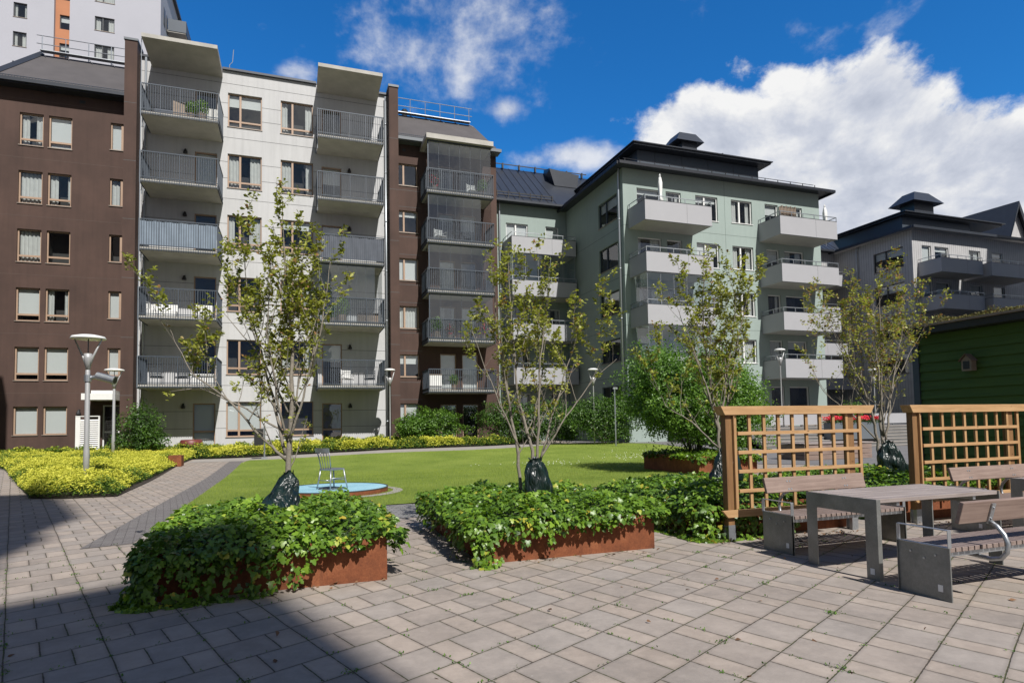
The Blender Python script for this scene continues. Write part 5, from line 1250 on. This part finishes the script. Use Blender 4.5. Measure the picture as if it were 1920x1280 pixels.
for i in range(11): m.box(-.55+i*.1,-.55+i*.1+.085,-.25,.25,.03,.6)
m.build('body',M['oldwood'],r); m=MB(); m.box(-.57,.57,-.27,.27,.6,.64); m.build('lid',M['oldwood'],r)
def potplant(x,y,z,s,seed,label,mat='leaf_bright',col='oldwood',flower=False):
    r=empty('potted_plant',(x,y,z),0,label,'potted plant','potted plants on the balconies')
    m=MB(); m.lathe([(.13*s,0),(.19*s,.32*s),(.17*s,.32*s)],n=12); m.build('pot',M[col],r,smooth=False)
    g=np.random.default_rng(seed); k=420; d=g.normal(size=(k,3)); d/=np.linalg.norm(d,axis=1,keepdims=True); P=d*[.28*s,.28*s,.36*s]*(g.random((k,1))**.4)+[0,0,.62*s]
    tn=g.random(k)
    if flower: tn=np.where(g.random(k)<.35,g.uniform(.5,1,k),.1)
    leaves('foliage',P,d+g.normal(size=(k,3))*.5,.09*s,LEAF_Q,M['leaf_red'] if flower else M[mat],r,tone=tn,seed=seed)
potplant(-5.0,34.3,17.25,1.0,51,'left potted green plant behind the top left railing')
potplant(-4.5,34.3,17.25,1.15,52,'right potted green plant behind the top left railing')
potplant(2.4,34.5,7.14,1.5,53,'tall green potted plant on the glazed right balcony of the white house')
potplant(1.9,34.5,7.14,1.0,54,'small potted plant beside the tall one on the glazed balcony')
potplant(7.6,34.5,6.47,1.3,55,'large potted plant on the left of the fourth brown house balcony','leaf_bush')
potplant(8.4,34.5,6.47,.9,56,'red flowering pot left of centre on the fourth brown house balcony',flower=True)
potplant(9.3,34.5,6.47,.8,57,'small green pot in the middle of the fourth brown house balcony')
potplant(10.4,34.5,6.47,1.0,58,'red flowering pot on the right of the fourth brown house balcony',flower=True)
potplant(8.6,34.5,3.6,.9,59,'green pot on the lowest brown house balcony beside the tan box')
potplant(7.6,34.6,15.03,1.1,60,'red flowering pot on the left of the top glazed brown house balcony',flower=True)
potplant(10.5,34.6,15.03,1.1,61,'green potted plant on the right of the top glazed brown house balcony')
potplant(17.4,37.6,12.85,.8,62,'potted plant at the right corner of the top balcony of the recessed wing')
m=MB(); m.box(27.6,28.9,29.3,29.33,13.3,14.35); 
for i in range(12): m.box(27.6+i*.11,27.6+i*.11+.05,29.27,29.36,13.3,14.4+.05*(i%3))
o=m.build('reed_screen',M['oldwood']); tag(o,'ragged dark reed screen on the corner of the top right green house balcony','screen')
r=empty('slatted_bench',(3.3,35.2,17.25),0,'dark slatted bench on the top right balcony of the white house','bench')
m=MB()
for i in range(7): m.box(-.5,.5,-.2+i*.06,-.16+i*.06,.4,.43)
for i in range(4): m.box(-.5,.5,.22,.25,.48+i*.08,.53+i*.08)
m.build('slats',M['black'],r); m=MB(); m.box(-.5,-.46,-.2,.25,0,.8); m.box(.46,.5,-.2,.25,0,.8); m.box(-.46,.46,0,.03,.36,.39); m.build('frame',M['black'],r)
r=empty('drying_rack',(-4.2,34.9,17.25),0,'white cloths hanging on a rack at the right of the top left balcony','drying rack')
m=MB()
for x in (-.45,.4): m.tube([(x,-.2,0),(x,.2,1.0)],.012,6); m.tube([(x,.2,0),(x,-.2,1.0)],.012,6)
m.build('rack',M['galv'],r); m=MB()
for j,x in enumerate((-.42,-.12,.16)):
    for i in range(6): m.quad((x+i*.04,.0+.02*math.sin(i*2+j),.15+.1*j),(x+i*.04+.04,.0+.02*math.sin(i*2+2+j),.15+.1*j),(x+i*.04+.04,.02*math.sin(i*2+2),1.02),(x+i*.04,.02*math.sin(i*2),1.02))
m.build('cloths',M['curtain'],r)
r=empty('balcony_cabinet',(7.65,35.2,3.61),0,'pale cabinet in the left corner of the lowest brown house balcony','cabinet')
m=MB(); m.box(-.35,.35,-.22,.22,.04,.85); m.build('body',M['white_frame'],r,bevel=.01); m=MB(); m.box(-.37,.37,-.24,.24,.85,.89); m.build('top',M['oldwood'],r)
def btable(x,y,z,lab):
    r=empty('balcony_table',(x,y,z),0,lab,'table','small tables on the balconies'); m=MB(); m.lathe([(.34,.70),(.34,.73)],n=20); m.build('table_top',M['dark_frame'],r); m=MB(); m.tube([(0,0,0),(0,0,.7)],.03,8); m.lathe([(.2,0),(.18,.03)],n=14); m.build('stand',M['dark_frame'],r)
btable(3.3,34.7,3.8,'small dark table between the chairs on the lowest right balcony of the white house')
btable(9.1,34.9,3.61,'small dark table on the lowest brown house balcony')
btable(9.0,34.95,12.15,'small dark table behind the glazing of the second brown house balcony')
bchair(9.7,34.95,12.15,-.4,'dark chair behind the glazing of the second brown house balcony','dark_frame')
bchair(-5.4,34.9,3.8,-.2,'dark chair right of the corner chair on the lowest left balcony of the white house','dark_frame')
# red tub by the bed
m=MB(); m.lathe([(.5,0),(.55,.25),(.5,.45),(.45,.5)],n=16); o=m.build('red_tub',pmat('red_plastic',(.14,.03,.025),.5),smooth=True); o.location=(-4.9,34.6,.55); tag(o,'dull red tub in the plants below the white house','tub')
# ------------------------------------------------------------------ camera
f,cy,pit,roll,yaw=1159.445,738.917,.0497783,-.0172266,.3378807
cp,sp=math.cos(pit),math.sin(pit)
fw=Vector((math.sin(yaw)*cp,math.cos(yaw)*cp,sp)); rt=Vector((math.cos(yaw),-math.sin(yaw),0)); up=rt.cross(fw)
c,s=math.cos(roll),math.sin(roll); r2=c*rt+s*up; u2=-s*rt+c*up
cam=bpy.data.cameras.new('camera'); co=bpy.data.objects.new('camera',cam); COL.objects.link(co)
mw=Matrix(((r2.x,u2.x,-fw.x,0),(r2.y,u2.y,-fw.y,0),(r2.z,u2.z,-fw.z,1.5),(0,0,0,1))); co.matrix_world=mw
cam.sensor_width=36; cam.lens=f/1920*36; cam.shift_y=(cy-640)/1920; cam.clip_end=3000; cam.clip_start=.05
S.camera=co
# ------------------------------------------------------------------ light
SUN=Vector((.16,-1,1.08)).normalized()
el=math.asin(SUN.z)
ld=bpy.data.lights.new('sun','SUN'); ld.energy=4.9; ld.angle=R(.53); ld.color=(1,.965,.92)
lo=bpy.data.objects.new('sun',ld); COL.objects.link(lo); lo.rotation_euler=SUN.to_track_quat('Z','Y').to_euler()
W=bpy.data.worlds.new('World'); S.world=W
t=NT('w',world=W)
sky=t.node('ShaderNodeTexSky',{'sky_type':'NISHITA','sun_disc':False,'sun_elevation':el,'sun_rotation':math.atan2(SUN.x,SUN.y),'air_density':1.0,'dust_density':.25,'ozone_density':3.0})
d=t.coord('Generated'); nd=t.vm('NORMALIZE',d)
sp3=t.node('ShaderNodeSeparateXYZ',Vector=nd)
def dirpx(x,y):
    v=r2*((x-960)/f)-u2*((y-cy)/f)+fw; return v.normalized()
# fine cloud texture, flattened a little towards the horizon
q=t.vm('MULTIPLY',nd,(1,1,1.35))
n1=t.noise(q,3.2,12,.60,dist=.25); nfine=t.noise(q,9.5,9,.62); nlow=t.noise(q,1.7,3,.5)
def blob(x,y,rx,ry,amp):
    c0=dirpx(x,y); rv=dirpx(x+20,y)-dirpx(x-20,y); rv.normalize(); uv=c0.cross(rv).normalized(); k=1/math.hypot(1,math.hypot((x-960)/f,(y-cy)/f))
    a=t.vm('DOT_PRODUCT',nd,tuple(rv),out=1); b=t.vm('DOT_PRODUCT',nd,tuple(uv),out=1); fr=t.vm('DOT_PRODUCT',nd,tuple(c0),out=1)
    a=t.m('MULTIPLY',a,f/(rx*k*1.0)); b=t.m('MULTIPLY',b,f/(ry*k*1.0))
    rr=t.m('SQRT',t.m('ADD',t.m('MULTIPLY',a,a),t.m('MULTIPLY',b,b)))
    v=t.m('MULTIPLY',t.m('SUBTRACT',1,rr),amp); 
    return t.m('ADD',t.m('MULTIPLY',t.m('MAXIMUM',v,-1),t.m('GREATER_THAN',fr,0)),t.m('MULTIPLY',t.m('LESS_THAN',fr,.0001),-1))
bl=[blob(1600,330,440,190,1.0),blob(1340,260,150,95,1.15),blob(1640,200,200,110,.75),blob(1870,330,300,150,1.1),blob(1330,200,90,60,.5),blob(1400,125,70,35,.35),blob(1480,160,80,45,.5)]
wis=[blob(770,110,230,120,.40),blob(880,60,150,90,.35),blob(560,135,60,30,.45),blob(700,90,120,80,.4),blob(945,205,50,30,.5),blob(1075,292,100,36,.9),blob(1010,300,60,25,.5),blob(860,180,90,40,.3),blob(1500,50,100,60,.1)]
mx=bl[0]
for b in bl[1:]: mx=t.m('MAXIMUM',mx,b)
wx=wis[0]
for b in wis[1:]: wx=t.m('MAXIMUM',wx,b)
behind=t.mr(sp3.outputs[1],.1,-.35,-1,.3)   # broken clouds elsewhere round the sky
sidec=t.mr(sp3.outputs[0],.75,.95,-1,.2)
left=t.mr(sp3.outputs[0],-.55,-.85,-1,.1)
oth=t.m('MAXIMUM',behind,t.m('MAXIMUM',sidec,left))
nn_=t.m('ADD',t.m('MULTIPLY',t.m('SUBTRACT',n1,.5),2.1),t.m('MULTIPLY',t.m('SUBTRACT',nfine,.5),1.25))
db=t.m('ADD',t.m('MULTIPLY',mx,1.15),nn_); covb=t.mr(db,.0,.30,0,1,True)
dw=t.m('ADD',t.m('MULTIPLY',wx,1.1),t.m('MULTIPLY',nn_,1.1)); covw=t.mr(dw,-.1,.6,0,.8,True)
do=t.m('ADD',oth,nn_); covo=t.mr(do,.0,.4,0,.95,True)
cov=t.m('MAXIMUM',covb,t.m('MAXIMUM',covw,covo))
# cloud light: sample the noise a little nearer the sun
q2=t.vm('ADD',q,tuple(SUN*.0+Vector((-.02,-.02,.055)))); n1b=t.noise(q2,3.2,8,.60,dist=.25)
sh=t.m('MULTIPLY',t.m('SUBTRACT',n1,n1b),2.2)
thick=t.mr(mx,.15,.75,0,1)
lit=t.m('ADD',t.m('ADD',.86,sh),t.m('MULTIPLY',thick,-.26)); lit=t.m('ADD',lit,t.m('MULTIPLY',t.m('SUBTRACT',nfine,.5),.4))
ccol=t.ramp(lit,[(.0,(.28,.33,.44)),(.4,(.44,.49,.61)),(.68,(.66,.70,.80)),(.95,(1.0,1.0,1.0))])
skyc=t.node('ShaderNodeHueSaturation',Saturation=1.25,Value=1,Color=sky).outputs[0]
skyc=t.mix(1,skyc,(.27,.77,1.02),'MULTIPLY'); skyc=t.scale(skyc,t.mr(sp3.outputs[1],.25,-.4,1.55,.75))
bw=t.node('ShaderNodeRGBToBW',Color=skyc).outputs[0]; skyc=t.mix(t.mr(sp3.outputs[1],.3,-.4,0,.75),skyc,t.scale((1.0,1.02,1.08),bw))
ccol=t.scale(ccol,t.mr(sp3.outputs[1],.25,-.4,9.0,5.5))
final=t.mix(cov,skyc,ccol)
bg=t.node('ShaderNodeBackground',Color=final,Strength=.085)
o=t.t.nodes.new('ShaderNodeOutputWorld'); t.t.links.new(bg.outputs[0],o.inputs[0])
S.view_settings.view_transform='Standard'; S.view_settings.look='None'; S.view_settings.exposure=.25; S.view_settings.gamma=1
S.cycles.max_bounces=8; S.cycles.transparent_max_bounces=16; S.cycles.diffuse_bounces=3; S.cycles.glossy_bounces=3
S.cycles.use_denoising=True; S.cycles.caustics_reflective=False; S.cycles.caustics_refractive=False
